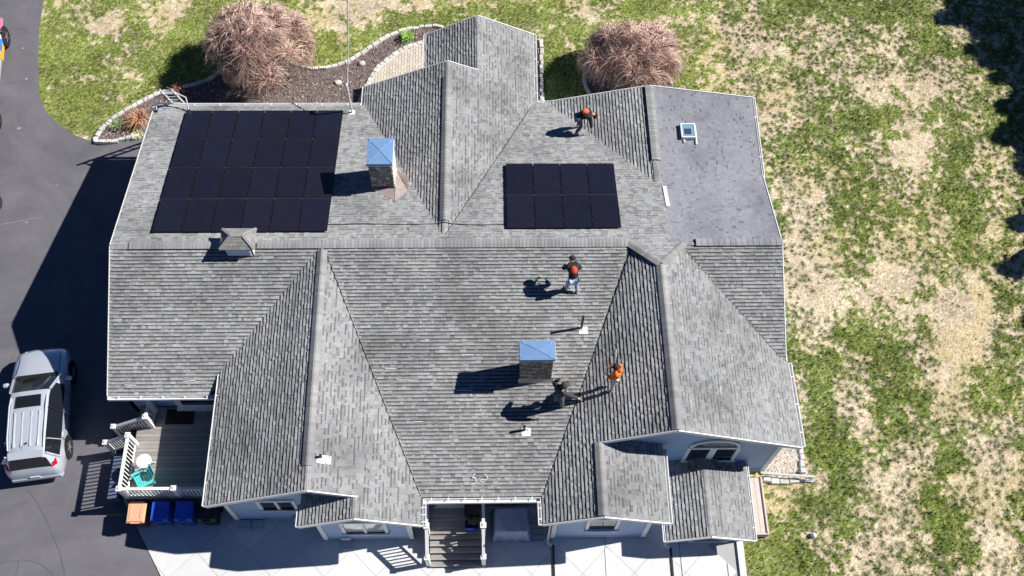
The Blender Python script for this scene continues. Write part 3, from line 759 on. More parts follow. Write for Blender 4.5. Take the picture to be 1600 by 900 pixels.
def tab_geo(b, t):
    cor, n, th, cc, up, band = t
    vmin = min(q.dot(up) for q in cor); vmax = max(q.dot(up) for q in cor)
    base = [q - n * .004 for q in cor]
    top = [q + n * (th * (1 - .93 * (q.dot(up) - vmin) / max(vmax - vmin, .06))) for q in cor]
    k = len(cor)
    if area([(q.x, q.y) for q in cor]) < 0: base.reverse(); top.reverse()
    dk = tuple(v * .26 for v in cc)
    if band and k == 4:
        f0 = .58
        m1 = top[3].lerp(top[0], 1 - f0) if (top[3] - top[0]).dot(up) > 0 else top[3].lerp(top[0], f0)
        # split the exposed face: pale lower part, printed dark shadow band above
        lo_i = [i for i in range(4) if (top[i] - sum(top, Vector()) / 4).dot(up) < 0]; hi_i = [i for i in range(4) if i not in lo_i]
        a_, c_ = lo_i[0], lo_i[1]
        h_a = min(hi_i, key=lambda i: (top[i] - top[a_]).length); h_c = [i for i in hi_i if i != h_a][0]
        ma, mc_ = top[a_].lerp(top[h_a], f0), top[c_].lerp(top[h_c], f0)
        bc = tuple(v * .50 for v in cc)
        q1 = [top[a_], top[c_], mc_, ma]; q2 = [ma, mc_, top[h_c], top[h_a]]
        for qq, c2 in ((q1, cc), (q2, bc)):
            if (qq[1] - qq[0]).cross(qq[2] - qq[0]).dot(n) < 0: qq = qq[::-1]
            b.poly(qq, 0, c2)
    else:
        b.mesh(base + top, [tuple(range(k, 2 * k))], 0, cc)
    b.mesh(base + top, [(i, (i + 1) % k, k + (i + 1) % k, k + i) for i in range(k)], 0, dk)
TABS.sort(key=lambda t: (sum(t[0], Vector()) / len(t[0]) - CAMP).length)
big = [t for t in TABS if len(t[0]) == 4][:300]
bid = set(id(t) for t in big)
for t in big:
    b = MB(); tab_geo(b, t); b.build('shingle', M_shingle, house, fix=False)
b = MB()
for t in TABS:
    if id(t) not in bid: tab_geo(b, t)
tag(b.build('shingles', M_shingle, house, fix=False), kind='stuff')
print('tabs', len(TABS))

# ridge caps
CAPS = []
def caps(a, b_, hw, na, nb, z=0.03, ex=.127, tone=1.0, blue=False):
    """na, nb: drop per metre on either side of the ridge"""
    a, b_ = Vector(a), Vector(b_)
    d = (b_ - a); L = d.length; d.normalize()
    side = d.cross(Vector((0, 0, 1))); side.normalize()
    k = int(L / ex)
    for i in range(k):
        p = a + d * (i * L / k); q = a + d * ((i + 1) * L / k + .02)
        t = random.uniform(.85, 1.12) * tone; lift = .010
        cc = (.282 * t, .280 * t, .280 * t) if not blue else (.285 * t, .29 * t, .315 * t)
        CAPS.append((p, q, side, hw, na, nb, z, lift, cc))
def cap_geo(b, c):
    p, q, side, hw, na, nb, z, lift, cc = c
    up = Vector((0, 0, 1))
    def ring(o, zz, t):
        return [o - side * hw + up * (-hw * na + zz - t), o - side * hw + up * (-hw * na + zz), o - side * .03 + up * (zz + .004), o + side * .03 + up * (zz + .004), o + side * hw + up * (-hw * nb + zz), o + side * hw + up * (-hw * nb + zz - t)]
    A, B_ = ring(p, z + lift, .03), ring(q, z, .03)
    b.mesh(A + B_, [(i, i + 1, 7 + i, 6 + i) for i in range(5)] + [(0, 1, 2, 3, 4, 5), (11, 10, 9, 8, 7, 6)], 0, cc)
m_b, m_m, m_f = .225, .183, .386
caps((-13.54, 0, 4.6), (-12.9, 0, 4.6), .15, m_f, m_b, .015)
caps((-12.9, 0, 4.6), (-9.65, 0, 4.6), .17, m_f, m_b, .06)
caps((-8.45, 0, 4.6), (-6.2, 0, 4.6), .17, m_f, m_b, .06)
caps((-6.2, 0, 4.6), (4.55, 0, 4.6), .17, m_m, m_b, .06)
caps((4.62, -.02, 4.61), (5.55, -1.0, 4.97), .17, .42, .1, .03, tone=.9)
caps((6.5, -.02, 4.61), (5.6, -1.0, 4.97), .17, .1, .42, .03, tone=.95)
caps((6.95, 0, 4.63), (10.0, 0, 4.63), .16, .42, m_b, .06, ex=.2, blue=True)
caps((-6.18, -.25, 4.6), (-6.11, -8.0, 4.6), .17, .455, .455, .06)
caps((-6.11, -8.02, 4.6), (-6.10, -8.8, 4.6), .15, .455, .455, .015)
caps((5.58, -1.1, 4.97), (5.6, -7.06, 4.97), .17, .46, .46, .06)
caps((-4.67, -8.8, 3.945), (-4.67, -9.5, 3.945), .15, .455, .44, .015)
caps((3.22, -7.1, gbz), (3.22, -9.5, gbz), .17, .46, .34, .05)
caps((7.02, -6.95, 1.72), (7.02, -9.66, 1.72), .14, .38, .36, .012)
caps((-1.94, 1.0, 4.53), (-1.93, 7.5, 4.53), .17, .47, .47, .06)
caps((-1.93, 7.5, 4.53), (-1.93, 8.2, 4.53), .14, .47, .47, .012)
caps((-.76, 8.25, 3.975), (-.78, 11.0, 3.975), .14, .47, .5, .012)
caps((5.97, 3.95, 3.955), (5.97, 7.45, 3.955), .17, .05, .26, .06, tone=.95)
caps((5.97, 3.0, 3.955), (5.97, 3.9, 3.955), .14, .05, .26, .015, tone=.85)
CAPS.sort(key=lambda c: ((c[0] + c[1]) / 2 - CAMP).length)
for c in CAPS[:300]:
    b = MB(); cap_geo(b, c); b.build('ridge_cap', M_shingle, house)
b = MB()
for c in CAPS[300:]: cap_geo(b, c)
if b.f: tag(b.build('ridge_caps', M_shingle, house), kind='stuff')
# valley lines
b = MB()
def valley(a, b_, w=.02):
    n = 14
    pts = []
    for i in range(n + 1):
        x = a[0] + (b_[0] - a[0]) * i / n; y = a[1] + (b_[1] - a[1]) * i / n
        pts.append(Vector((x, y, roof_z(x, y) + .040)))
    b = MB()
    for p, q in zip(pts, pts[1:]): b.span(p, q, w, .012)
    b.build('valley_line', M_black, house)
def meet(na, nb):
    """plan line where two slopes meet -> (x,y) at param; solve for x at given y"""
    A = next(s for s in SL if s['name'] == na); B_ = next(s for s in SL if s['name'] == nb)
    def at(y):
        lo, hi = -20, 20
        # linear solve
        f0 = zof(A, 0, y) - zof(B_, 0, y); f1 = zof(A, 1, y) - zof(B_, 1, y)
        return (-f0 / (f1 - f0), y)
    return at
for na, nb, ya, yb in (('wing_left_e', 'front_mid', -.2, -8.6), ('wing_right_w', 'front_mid', -.2, -8.6), ('wing_right_e', 'front_right', -.3, -3.8),
                       ('back_wing_e', 'back', .4, 7.2)):
    f = meet(na, nb); valley(f(ya), f(yb))

# fascia and rake boards
def board(a, b_, w=.035, h=.17, dz=-.06, name='rake_board', mt=M_white):
    a = Vector(a) + Vector((0, 0, dz)); b_ = Vector(b_) + Vector((0, 0, dz))
    q = MB(); q.span(a, b_, w, h); return q.build(name, mt, house)
def P3(s_, x, y):
    s = next(t for t in SL if t['name'] == s_); return (x, y, zof(s, x, y))
for s_, a, b_ in (('back', (xL - .02, 0), (xL - .02, 7.3)), ('front_left', (xL - .02, 0), (-13.48, -4.87)),
                  ('wing_left_w', (-6.1, -8.83), (-9.6, -8.85)), ('wing_left_e', (-6.1, -8.83), (-4.6, -8.84)),
                  ('gable_a_w', (-4.67, -9.56), (-6.5, -9.58)), ('wing_left_e', (-4.67, -9.56), (-2.58, -9.56)),
                  ('wing_right_w', (5.6, -7.11), (3.26, -7.11)), ('wing_right_e', (5.6, -7.11), (W2ER1[0] + .02, W2ER1[1] - .03)),
                  ('wing_right_w', (3.22, -9.57), (1.33, -9.57)), ('gable_b_e', (3.22, -9.57), (5.42, -9.6)),
                  ('low_w', (7.02, -9.71), (5.6, -9.72)), ('low_e', (7.02, -9.71), (8.6, -9.73)),
                  ('back_wing_w', (-1.93, 8.25), (-5.31, 8.27)), ('back_wing_e', (-1.93, 8.25), (-.78, 8.25)),
                  ('gable_d_w', (-.78, 11.07), (-2.93, 11.0)), ('back_wing_e', (-.78, 11.07), (1.54, 11.04)),
                  ('east_wing_w', (5.97, 7.5), (2.1, 7.52)), ('east_wing_e', (5.97, 7.5), (10.05, 7.06)),
                  ('front_right', (10.03, 0), (10.04, -3.85)), ('back_new', (10.03, 0), (9.96, 3.3))):
    board(P3(s_, *a), P3(s_, *b_))

# gutters: channel with hangers
def gutter(a, b_, out, nh=4, w=.13, name='gutter'):
    a, b_ = Vector(a), Vector(b_); out = Vector(out)
    q = MB()
    q.span(a + out * .015, b_ + out * .015, .02, .12)
    q.span(a + out * w + Vector((0, 0, .0)), b_ + out * w, .028, .12)
    q.span(a + out * w / 2 + Vector((0, 0, -.07)), b_ + out * w / 2 + Vector((0, 0, -.07)), w, .02)
    d = (b_ - a).normalized()
    for e_ in (a, b_): q.span(e_ + out * .0, e_ + out * w, .025, .12)
    g_ = q.build(name, M_white, house)
    for i in range(nh):
        t = (i + .5) / nh; c = a + (b_ - a) * t
        h_ = MB(); h_.span(c - out * .05 + Vector((0, 0, .055)), c + out * w + Vector((0, 0, .055)), .035, .012)
        h_.build('gutter_hanger', M_white, g_)
    return g_
gutter((-13.46, -4.88, 2.66), (-9.70, -4.88, 2.66), (0, -1, 0), 5)
gutter((-9.62, -4.25, 2.96), (-9.6, -8.83, 2.96), (-1, 0, 0), 3, w=.09)
gutter((-6.5, -8.86, 3.06), (-6.51, -9.57, 3.06), (-1, 0, 0), 0, w=.09)
gutter((-2.55, -8.66, 2.96), (1.28, -8.66, 2.96), (0, -1, 0), 7, w=.15)
gutter((-2.57, -8.84, 2.96), (-2.55, -9.55, 2.96), (1, 0, 0), 3, w=.11)
gutter((1.30, -8.84, 2.96), (1.31, -9.56, 2.96), (-1, 0, 0), 2, w=.11)
gutter((5.42, -7.1, 3.06), (5.41, -9.6, 3.06), (1, 0, 0), 0, w=.11)
gutter((5.60, -7.0, 1.15), (5.58, -9.72, 1.15), (-1, 0, 0), 0, w=.07)
gutter((8.63, -7.0, 1.13), (8.61, -9.73, 1.13), (1, 0, 0), 3, w=.08)
gutter((-5.35, 5.9, 2.87), (-5.31, 8.26, 2.87), (-1, 0, 0), 0, w=.09)
gutter((-2.92, 8.36, 2.87), (-2.94, 10.99, 2.87), (-1, 0, 0), 0, w=.07)
gutter((1.51, 7.5, 2.87), (1.54, 11.02, 2.87), (1, 0, 0), 4, w=.12)
gutter((1.66, 7.46, 2.87), (2.1, 7.46, 2.87), (0, 1, 0), 1, w=.09)
gutter((W2ER0[0] + .02, -3.95, 2.88), (W2ER1[0] + .02, W2ER1[1], 2.88), (1, 0, 0), 3, w=.12)
gutter((9.96, 3.3, 3.71), (10.05, 7.03, 3.71), (1, 0, 0), 2, w=.09)
gutter((-13.54, 7.33, 2.90), (-5.45, 7.33, 2.90), (0, 1, 0), 8, w=.10)

# walls that follow the roof above them
def wall(p, q, z0=.25, drop=.14, foot=True, mt=M_siding):
    p, q = Vector(p), Vector(q)
    L = (q - p).length; n = max(2, int(L / .12))
    d = (q - p) / L; nn = Vector((d.y, -d.x))           # outward for a ccw footprint
    b = MB()
    zt = []
    for i in range(n + 1):
        c = p + (q - p) * (i / n)
        z = roof_z(c.x - nn.x * .02, c.y - nn.y * .02)
        zt.append(max(z - drop, .9) if z > 0 else (zt[-1] if zt else 2.8))
    mid = (n + 1) // 2
    for i in range(mid + 1, n + 1):
        if abs(zt[i] - zt[i - 1]) > .25: zt[i] = zt[i - 1]
    for i in range(mid - 1, -1, -1):
        if abs(zt[i] - zt[i + 1]) > .25: zt[i] = zt[i + 1]
    pts = [(p.x + (q.x - p.x) * i / n, p.y + (q.y - p.y) * i / n, zt[i]) for i in range(n + 1)]
    out_ = [(x + nn.x * .0, y + nn.y * .0, z) for x, y, z in pts]
    inn = [(x - nn.x * .15, y - nn.y * .15, z) for x, y, z in pts]
    for i in range(n):
        b.hexa([(out_[i][0], out_[i][1], z0), (out_[i + 1][0], out_[i + 1][1], z0), (inn[i + 1][0], inn[i + 1][1], z0), (inn[i][0], inn[i][1], z0), out_[i], out_[i + 1], inn[i + 1], inn[i]])
    w = b.build('wall', mt, house)
    if foot:
        f = MB(); c0, c1 = p + nn * .012, q + nn * .012
        f.prism(ccw([(c0.x, c0.y), (c1.x, c1.y), (c1.x - nn.x * .2, c1.y - nn.y * .2), (c0.x - nn.x * .2, c0.y - nn.y * .2)]), -.05, z0 + .0)
        f.build('foundation', M_found, w)
    return w
FP = [(-13.25, 6.95), (-13.25, -4.55), (-9.25, -4.55), (-9.25, -8.52), (-6.12, -8.52), (-6.12, -9.25), (-3.02, -9.25), (-3.02, -8.12), (1.72, -8.12), (1.72, -9.27), (5.02, -9.27), (5.02, -6.93),
      (9.53, -6.93), (9.58, 3.1), (9.6, 6.7), (2.5, 7.1), (1.2, 7.1), (1.2, 10.72), (-2.6, 10.68), (-2.6, 7.95), (-5.0, 7.95), (-5.0, 6.95)]
WALLS = {}
for i in range(len(FP)):
    WALLS[i] = wall(FP[i], FP[(i + 1) % len(FP)])
def infill(x0_, x1_, y, zlow, s_, thick=.12):
    b = MB(); n = 12
    for i in range(n):
        xa, xb = x0_ + (x1_ - x0_) * i / n, x0_ + (x1_ - x0_) * (i + 1) / n
        sl = next(t for t in SL if t['name'] == s_)
        za, zb = zof(sl, xa, y) - .145, zof(sl, xb, y) - .145
        if max(za, zb) <= zlow: continue
        b.hexa([(xa, y, zlow), (xb, y, zlow), (xb, y + thick, zlow), (xa, y + thick, zlow), (xa, y, za), (xb, y, zb), (xb, y + thick, zb), (xa, y + thick, za)])
    return b.build('wall', M_siding, house)
infill(3.24, 5.02, -6.93, 2.6, 'wing_right_w'); infill(-6.1, -4.7, -8.52, 2.7, 'wing_left_e')
infill(-1.9, -.8, 7.83, 2.5, 'back_wing_e')
# low annex walls
wall((5.80, -6.95), (5.80, -9.42), .1, .1); wall((5.80, -9.42), (8.42, -9.42), .1, .1); wall((8.42, -9.42), (8.42, -6.95), .1, .1)
# soffits
for x0_, x1_, ya, yb, z in ((-13.4, -9.3, -4.86, -4.5, 2.56), (-2.6, 1.3, -8.6, -8.1, 2.86)):
    q = MB(); q.box(((x0_ + x1_) / 2, (ya + yb) / 2, z), (x1_ - x0_, abs(yb - ya), .03)); q.build('soffit', M_white, house)
def raked_soffit(s_, y0_, y1_, x0_, x1_):
    q = MB(); a = P3(s_, x0_, y0_); b_ = P3(s_, x1_, y0_); c = P3(s_, x1_, y1_); d = P3(s_, x0_, y1_)
    lo = [Vector(v) - Vector((0, 0, .155)) for v in (a, b_, c, d)]; hi = [v + Vector((0, 0, .02)) for v in lo]
    q.hexa(lo + hi); q.build('soffit', M_white, house)
raked_soffit('wing_left_w', -8.81, -8.54, -9.5, -6.12); raked_soffit('wing_left_e', -8.81, -8.54, -6.1, -4.7)
raked_soffit('gable_a_w', -9.54, -9.26, -6.4, -4.68); raked_soffit('wing_left_e', -9.54, -9.26, -4.66, -2.7)
raked_soffit('wing_right_w', -9.54, -9.28, 1.4, 3.2); raked_soffit('gable_b_e', -9.54, -9.28, 3.24, 5.3)
raked_soffit('wing_right_e', -7.08, -6.94, 5.62, 9.9)
# corner boards
def cboard(x, y, z0, z1, w=.14, d=.06):
    q = MB(); q.box((x, y, (z0 + z1) / 2), (w, d, z1 - z0)); q.build('corner_board', M_white, house)
for x, y, z1 in ((-9.19, -8.54, 2.95), (-6.05, -9.27, 2.95), (-3.09, -9.27, 2.95), (1.79, -9.29, 2.95), (4.95, -9.29, 2.98), (9.46, -6.95, 2.95), (5.87, -9.44, 1.1), (8.35, -9.44, 1.1)):
    cboard(x, y, .22 if z1 > 2 else .1, z1, .15)
# windows on the south walls
def window(x0_, x1_, z0_, z1_, y, panes=2, pale_glass=False, mw=.09):
    w = MB(); t = .11
    w.box(((x0_ + x1_) / 2, y - .03, z0_ - t / 2), (x1_ - x0_ + 2 * t + .04, .08, t))
    w.box(((x0_ + x1_) / 2, y - .03, z1_ + t / 2), (x1_ - x0_ + 2 * t, .07, t))
    for x in (x0_ - t / 2, x1_ + t / 2): w.box((x, y - .03, (z0_ + z1_) / 2), (t, .07, z1_ - z0_))
    win = w.build('window', M_white, house)
    n = panes; pw = (x1_ - x0_) / n
    for i in range(n):
        p = MB(); p.box((x0_ + pw * (i + .5), y - .018, (z0_ + z1_) / 2), (pw - .05, .02, z1_ - z0_ - .02)); p.build('pane', M_glass_pale if pale_glass else M_glass, win)
    for i in range(1, n):
        p = MB(); p.box((x0_ + pw * i, y - .03, (z0_ + z1_) / 2), (mw, .06, z1_ - z0_)); p.build('mullion', M_white, win)
    s_ = MB(); s_.box(((x0_ + x1_) / 2, y - .07, z0_ - .02), (x1_ - x0_ + .3, .12, .04)); s_.build('window_sill', M_white, win)
    return win
window(-8.02, -6.95, 1.56, 2.46, -8.52)
tag(window(-5.24, -3.92, 1.14, 2.34, -9.25, pale_glass=True), 'window with pale blinds in the lower left gable')
window(2.95, 3.83, 1.34, 2.48, -9.27, panes=1)
wa = window(6.43, 8.02, 1.56, 2.72, -6.93, mw=.22)
window(6.65, 7.75, .35, .95, -9.42, panes=1)
# half round light above the big gable window
q = MB()
n = 16; cx, cz, ra, rb = 7.22, 2.90, .86, .66
arc = [(cx + ra * math.cos(math.pi * k / n), cz + rb * math.sin(math.pi * k / n)) for k in range(n + 1)]
arc2 = [(cx + (ra - .1) * math.cos(math.pi * k / n), cz + (rb - .1) * math.sin(math.pi * k / n)) for k in range(n + 1)]
for k in range(n):
    q.hexa([(arc2[k][0], -7.0, arc2[k][1]), (arc[k][0], -7.0, arc[k][1]), (arc[k][0], -6.94, arc[k][1]), (arc2[k][0], -6.94, arc2[k][1]),
            (arc2[k + 1][0], -7.0, arc2[k + 1][1]), (arc[k + 1][0], -7.0, arc[k + 1][1]), (arc[k + 1][0], -6.94, arc[k + 1][1]), (arc2[k + 1][0], -6.94, arc2[k + 1][1])])
aw = q.build('arched_window', M_white, house)
q = MB(); q.poly([(x, -6.955, z) for x, z in arc2]); q.poly([(x, -6.945, z) for x, z in arc2][::-1]); q.build('pane', M_glass, aw)
# door onto the deck and door onto the porch
for (dx, dy, z0_, w_) in ((-10.75, -4.56, .92, 1.5), (-1.55, -8.13, .92, 1.2)):
    d = MB(); d.box((dx, dy - .02, z0_ + .8), (w_ + .2, .06, 1.6)); dd = d.build('door', M_white, house)
    d = MB(); d.box((dx, dy - .055, z0_ + .85), (w_ - .25, .02, 1.3)); d.build('pane', M_glass, dd)
    d = MB(); d.box((dx, dy - .12, z0_ + .02), (w_ + .2, .2, .05)); d.build('door_sill', M_white, dd)
# downspouts at the front, ending in pipes over the concrete
def downspout(x, y, ztop, run_y, fl=1):
    q = MB()
    q.tube([(x - .0, y + .35, ztop), (x, y + .12, ztop - .25), (x, y, ztop - .45), (x, y, .22)], .045, 8)
    o = q.build('downspout', M_white, house, smooth=True)
    q = MB(); q.tube([(x, y, .25), (x, y - .06, .14), (x + .08, y - .14, .10), (x + .16, y - .16, .095)], .055, 8); q.build('elbow', M_white, o, smooth=True)
    q = MB(); q.box((x + .2, (y - .2 + run_y) / 2, .065), (.07, abs(run_y - y) - .1, .05)); q.build('drain_pipe', M_black, o)
    return o
downspout(1.62, -9.38, 3.0, -13.8)
downspout(5.72, -9.52, 1.12, -13.8)
# wall fixtures
q = MB(); q.box((-7.1, -8.6, .42), (.22, .12, .3)); q.lathe([(.09, 0), (.09, .1)], (-6.85, -8.56, .45), 10, rot=Matrix.Rotation(R(90), 3, 'X')); q.box((-6.6, -8.58, .42), (.12, .1, .2)); q.build('utility_box', M_found, house)
q = MB(); q.box((-5.35, -9.3, .45), (.34, .1, .12)); q.build('wall_vent', M_white, house)

# chimneys
def chimney(x0_, x1_, y0_, y1_, zb, zt, label, ny_=3):
    b = MB(); b.box(((x0_ + x1_) / 2, (y0_ + y1_) / 2, (zb + zt) / 2), (x1_ - x0_ - .06, y1_ - y0_ - .06, zt - zb))
    ch = b.build('chimney', M_mortar, house); tag(ch, label)
    cols_ = [(.30, .27, .25), (.42, .38, .35), (.22, .19, .18), (.50, .46, .42), (.34, .26, .22), (.26, .25, .26)]
    # stones on the four faces
    for (ax_, fixed, sgn, a0, a1) in (('x', y0_, -1, x0_, x1_), ('x', y1_, 1, x0_, x1_), ('y', x0_, -1, y0_, y1_), ('y', x1_, 1, y0_, y1_)):
        z = zb
        while z < zt - .12:
            h = random.uniform(.11, .19); h = min(h, zt - .02 - z)
            a = a0
            while a < a1 - .02:
                w = min(random.uniform(.14, .34), a1 - a)
                if a1 - (a + w) < .09: w = a1 - a
                th = random.uniform(.02, .05)
                c = random.choice(cols_); f = random.uniform(.85, 1.2); c = tuple(v * f for v in c)
                if ax_ == 'y' and sgn == 1: c = (.80 * f, .77 * f, .73 * f)  # east face: direct sun painted in as paler stones
                q = MB()
                jx = [random.uniform(0, .014) for _ in range(4)]
                g_ = .008
                if ax_ == 'x':
                    y_a, y_b = fixed - sgn * .03, fixed + sgn * th * .4
                    pts = [(a + g_ + jx[0], z + g_), (a + w - g_, z + g_ + jx[1]), (a + w - g_ - jx[2], z + h - g_), (a + g_, z + h - g_ - jx[3])]
                    q.hexa([(u, y_a, v) for u, v in pts] + [(u, y_b, v) for u, v in pts], 0, c)
                else:
                    x_a, x_b = fixed - sgn * .03, fixed + sgn * th * .4
                    pts = [(a + g_ + jx[0], z + g_), (a + w - g_, z + g_ + jx[1]), (a + w - g_ - jx[2], z + h - g_), (a + g_, z + h - g_ - jx[3])]
                    q.hexa([(x_a, u, v) for u, v in pts] + [(x_b, u, v) for u, v in pts], 0, c)
                q.build('stone', M_stone, ch)
                a += w
            z += h
    # metal cap with hips and drip edge
    q = MB(); e_ = .05
    X0, X1, Y0, Y1 = x0_ - e_, x1_ + e_, y0_ - e_, y1_ + e_
    q.box(((X0 + X1) / 2, (Y0 + Y1) / 2, zt + .07), (X1 - X0, Y1 - Y0, .14))
    o = (X0 + X1) / 2, (Y0 + Y1) / 2
    hz = zt + .14
    q.mesh([(X0, Y0, hz), (X1, Y0, hz), (X1, Y1, hz), (X0, Y1, hz), (o[0], o[1], hz + .045)], [(0, 1, 4), (1, 2, 4), (2, 3, 4), (3, 0, 4)])
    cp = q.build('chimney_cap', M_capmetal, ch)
    q = MB()
    for fx, fy in ((.12, .15), (.88, .15), (.12, .85), (.88, .85)):
        q.lathe([(.018, 0), (.018, .02)], (X0 + (X1 - X0) * fx, Y0 + (Y1 - Y0) * fy, hz + .012), 8)
    q.build('rivet', M_alu, ch)
    q = MB()
    for ca, cb in (((X0, Y0), (X1, Y1)), ((X0, Y1), (X1, Y0))):
        for c_ in (ca, cb): q.span((c_[0], c_[1], hz + .006), (o[0], o[1], hz + .05), .022, .014)
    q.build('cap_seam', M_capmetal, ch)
    q = MB(); q.box(((X0 + X1) / 2, (Y0 + Y1) / 2, zt + .015), (X1 - X0 + .03, Y1 - Y0 + .03, .03)); q.build('drip_edge', M_white, ch)
    return ch
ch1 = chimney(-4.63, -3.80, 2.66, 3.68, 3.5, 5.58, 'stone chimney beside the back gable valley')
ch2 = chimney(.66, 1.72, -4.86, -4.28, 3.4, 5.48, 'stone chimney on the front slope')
# base flashing of chimney 2
q = MB(); q.hexa([(.58, -4.98, 3.67), (1.8, -4.98, 3.67), (1.8, -4.84, 3.70), (.58, -4.84, 3.70), (.6, -4.96, 3.69), (1.78, -4.96, 3.69), (1.78, -4.87, 3.95), (.6, -4.87, 3.95)])
q.build('base_flashing', M_copper, ch2)
# copper cricket in the valley beside chimney 1
q = MB()
def rp(px, dz):
    return (px[0], px[1], roof_z(px[0], px[1]) + dz)
A = (-3.78, 3.62, 3.84); Bq = (-3.78, 2.62, 4.14); Cq = rp((-3.312, 2.548, 4.000), .05); D = rp((-3.778, 2.042, 4.100), .03); E_ = rp((-4.456, 2.493, 4.050), .03); F_ = (-4.66, 2.6, 4.16)
q.poly([A, Bq, Cq]); q.poly([Bq, D, Cq]); q.poly([Bq, E_, D]); q.poly([Bq, F_, E_]); q.poly([A, Cq, (Cq[0] - .05, Cq[1] + .55, Cq[2] + .08)])
lo = [(v[0], v[1], v[2] - .25) for v in (A, Cq, D, E_, F_)]
q.poly(lo)
q.build('copper_cricket', M_copper, ch1, fix=False)
q = MB()
q.span(A, Cq, .03, .03); q.span(Bq, Cq, .03, .02); q.span(Bq, D, .025, .02)
q.build('flashing_seam', M_copper, ch1)

# cupola astride the ridge
cupx0, cupx1, cupy0, cupy1, cupz = -9.60, -8.47, -.42, .36, 5.03
q = MB(); q.box(((cupx0 + cupx1) / 2 , (cupy0 + cupy1) / 2, 4.72), (cupx1 - cupx0 - .16, cupy1 - cupy0 - .12, .62))
cup = q.build('cupola', M_white, house); tag(cup, 'small hip roofed cupola astride the ridge')
q = MB()
a, b_, c, d = (cupx0 - .03, cupy0 - .03, cupz), (cupx1 + .03, cupy0 - .03, cupz), (cupx1 + .03, cupy1 + .03, cupz), (cupx0 - .03, cupy1 + .03, cupz)
e_, f = (cupx0 + .36, -.03, cupz + .27), (cupx1 - .36, -.03, cupz + .27)
def cup_tabs(q, p0, p1, t1, t0, rows):
    """rows of shingle tabs from eave p0-p1 up to t0-t1"""
    p0, p1, t0, t1 = map(Vector, (p0, p1, t0, t1))
    nrm = (p1 - p0).cross(t0 - p0).normalized()
    if nrm.z < 0: nrm = -nrm
    for r_ in range(rows):
        l0, r0 = p0.lerp(t0, r_ / rows), p1.lerp(t1, r_ / rows); l1, r1 = p0.lerp(t0, (r_ + 1) / rows), p1.lerp(t1, (r_ + 1) / rows)
        k = max(1, int((r0 - l0).length / .2))
        for i in range(k):
            t = random.uniform(.75, 1.15); cc = (.27 * t, .265 * t, .255 * t)
            A1, A2, A3, A4 = l0.lerp(r0, i / k), l0.lerp(r0, (i + 1) / k), l1.lerp(r1, (i + 1) / k), l1.lerp(r1, i / k)
            q.hexa([A1, A2, A3, A4, A1 + nrm * .018, A2 + nrm * .018, A3 + nrm * .006, A4 + nrm * .006], 0, cc)
cup_tabs(q, a, b_, f, e_, 4); cup_tabs(q, c, d, e_, f, 4); cup_tabs(q, b_, c, f, f, 3); cup_tabs(q, d, a, e_, e_, 3)
q.build('cupola_roof', M_shingle, cup)
q = MB(); q.span(e_, f, .12, .03, c=(.29, .285, .28))
for cnr, t in ((a, e_), (b_, f), (c, f), (d, e_)): q.span(Vector(cnr) + Vector((0, 0, .02)), Vector(t) + Vector((0, 0, .02)), .09, .03, c=(.29, .285, .275))
q.build('cupola_hip', M_shingle, cup)
q = MB()
for z in (4.55, 4.64, 4.73, 4.82, 4.91):
    q.box(((cupx0 + cupx1) / 2, cupy0 + .04, z), (.86, .03, .05), rot=Matrix.Rotation(R(-35), 3, 'X'))
q.build('louvre', M_white, cup)
q = MB()
for x in (cupx0 + .2, cupx1 - .2): q.box((x, cupy0 + .05, 4.72), (.22, .02, .4))
q.build('pane', M_glass, cup)

# skylight, vents, flashing strip
sk = Vector((7.29, 5.27, 3.91))
q = MB()
def rbox(q, c, sx, sy, sz, w):   # frame ring
    q.box((c[0] - sx / 2 + w / 2, c[1], c[2]), (w, sy, sz)); q.box((c[0] + sx / 2 - w / 2, c[1], c[2]), (w, sy, sz))
    q.box((c[0], c[1] - sy / 2 + w / 2, c[2]), (sx - 2 * w, w, sz)); q.box((c[0], c[1] + sy / 2 - w / 2, c[2]), (sx - 2 * w, w, sz))
rbox(q, (sk.x, sk.y, sk.z + .07), .56, .66, .16, .05)
skl = q.build('skylight', M_white, house); tag(skl, 'small square skylight with white frame')
q = MB(); q.box((sk.x, sk.y, sk.z + .125), (.47, .57, .015)); q.build('pane', mat('skylight_glass', (.20, .36, .48), .05, spec=.8), skl)
q = MB(); q.box((sk.x - .02, sk.y - .05, sk.z + .136), (.26, .26, .01)); q.build('shade', mat('skylight_shade', (.05, .07, .14), .2), skl)
q = MB(); q.box((sk.x + .3, sk.y - .12, sk.z + .04), (.05, .9, .02)); q.box((sk.x - .17, sk.y - .43, sk.z + .04), (.05, .14, .02)); q.box((sk.x - .2, sk.y + .37, sk.z + .04), (.06, .08, .02))
q.build('flashing', M_white, skl)
def vent(x, y, h, label, plate=(.2, .26), r_=.045, lean=0):
    z = roof_z(x, y)
    q = MB(); q.tube([(x, y, z - .1), (x + lean, y, z + h)], r_, 10)
    v_ = q.build('vent_pipe', M_black, house, smooth=False); tag(v_, label)
    s = max(SL, key=lambda t: max([zof(t, x, y) if inside(p, x, y) else -9 for p in t['polys']]))
    q = MB(); c0 = [(x + dx, y + dy) for dx, dy in ((-plate[0] * .4, -plate[1]), (plate[0], -plate[1]), (plate[0], plate[1] * .35), (-plate[0] * .4, plate[1] * .35))]
    q.hexa([(u, v, zof(s, u, v) + .01) for u, v in c0] + [(u, v, zof(s, u, v) + .032) for u, v in c0])
    q.build('flashing', M_white, v_)
vent(2.80, -3.05, .92, 'tall black vent pipe on the front slope', (.22, .22))
vent(.78, -6.5, .42, 'short black vent pipe low on the front slope', (.22, .2))
vent(-5.72, -7.70, .22, 'stub vent pipe on the bright left wing slope', (.30, .2))
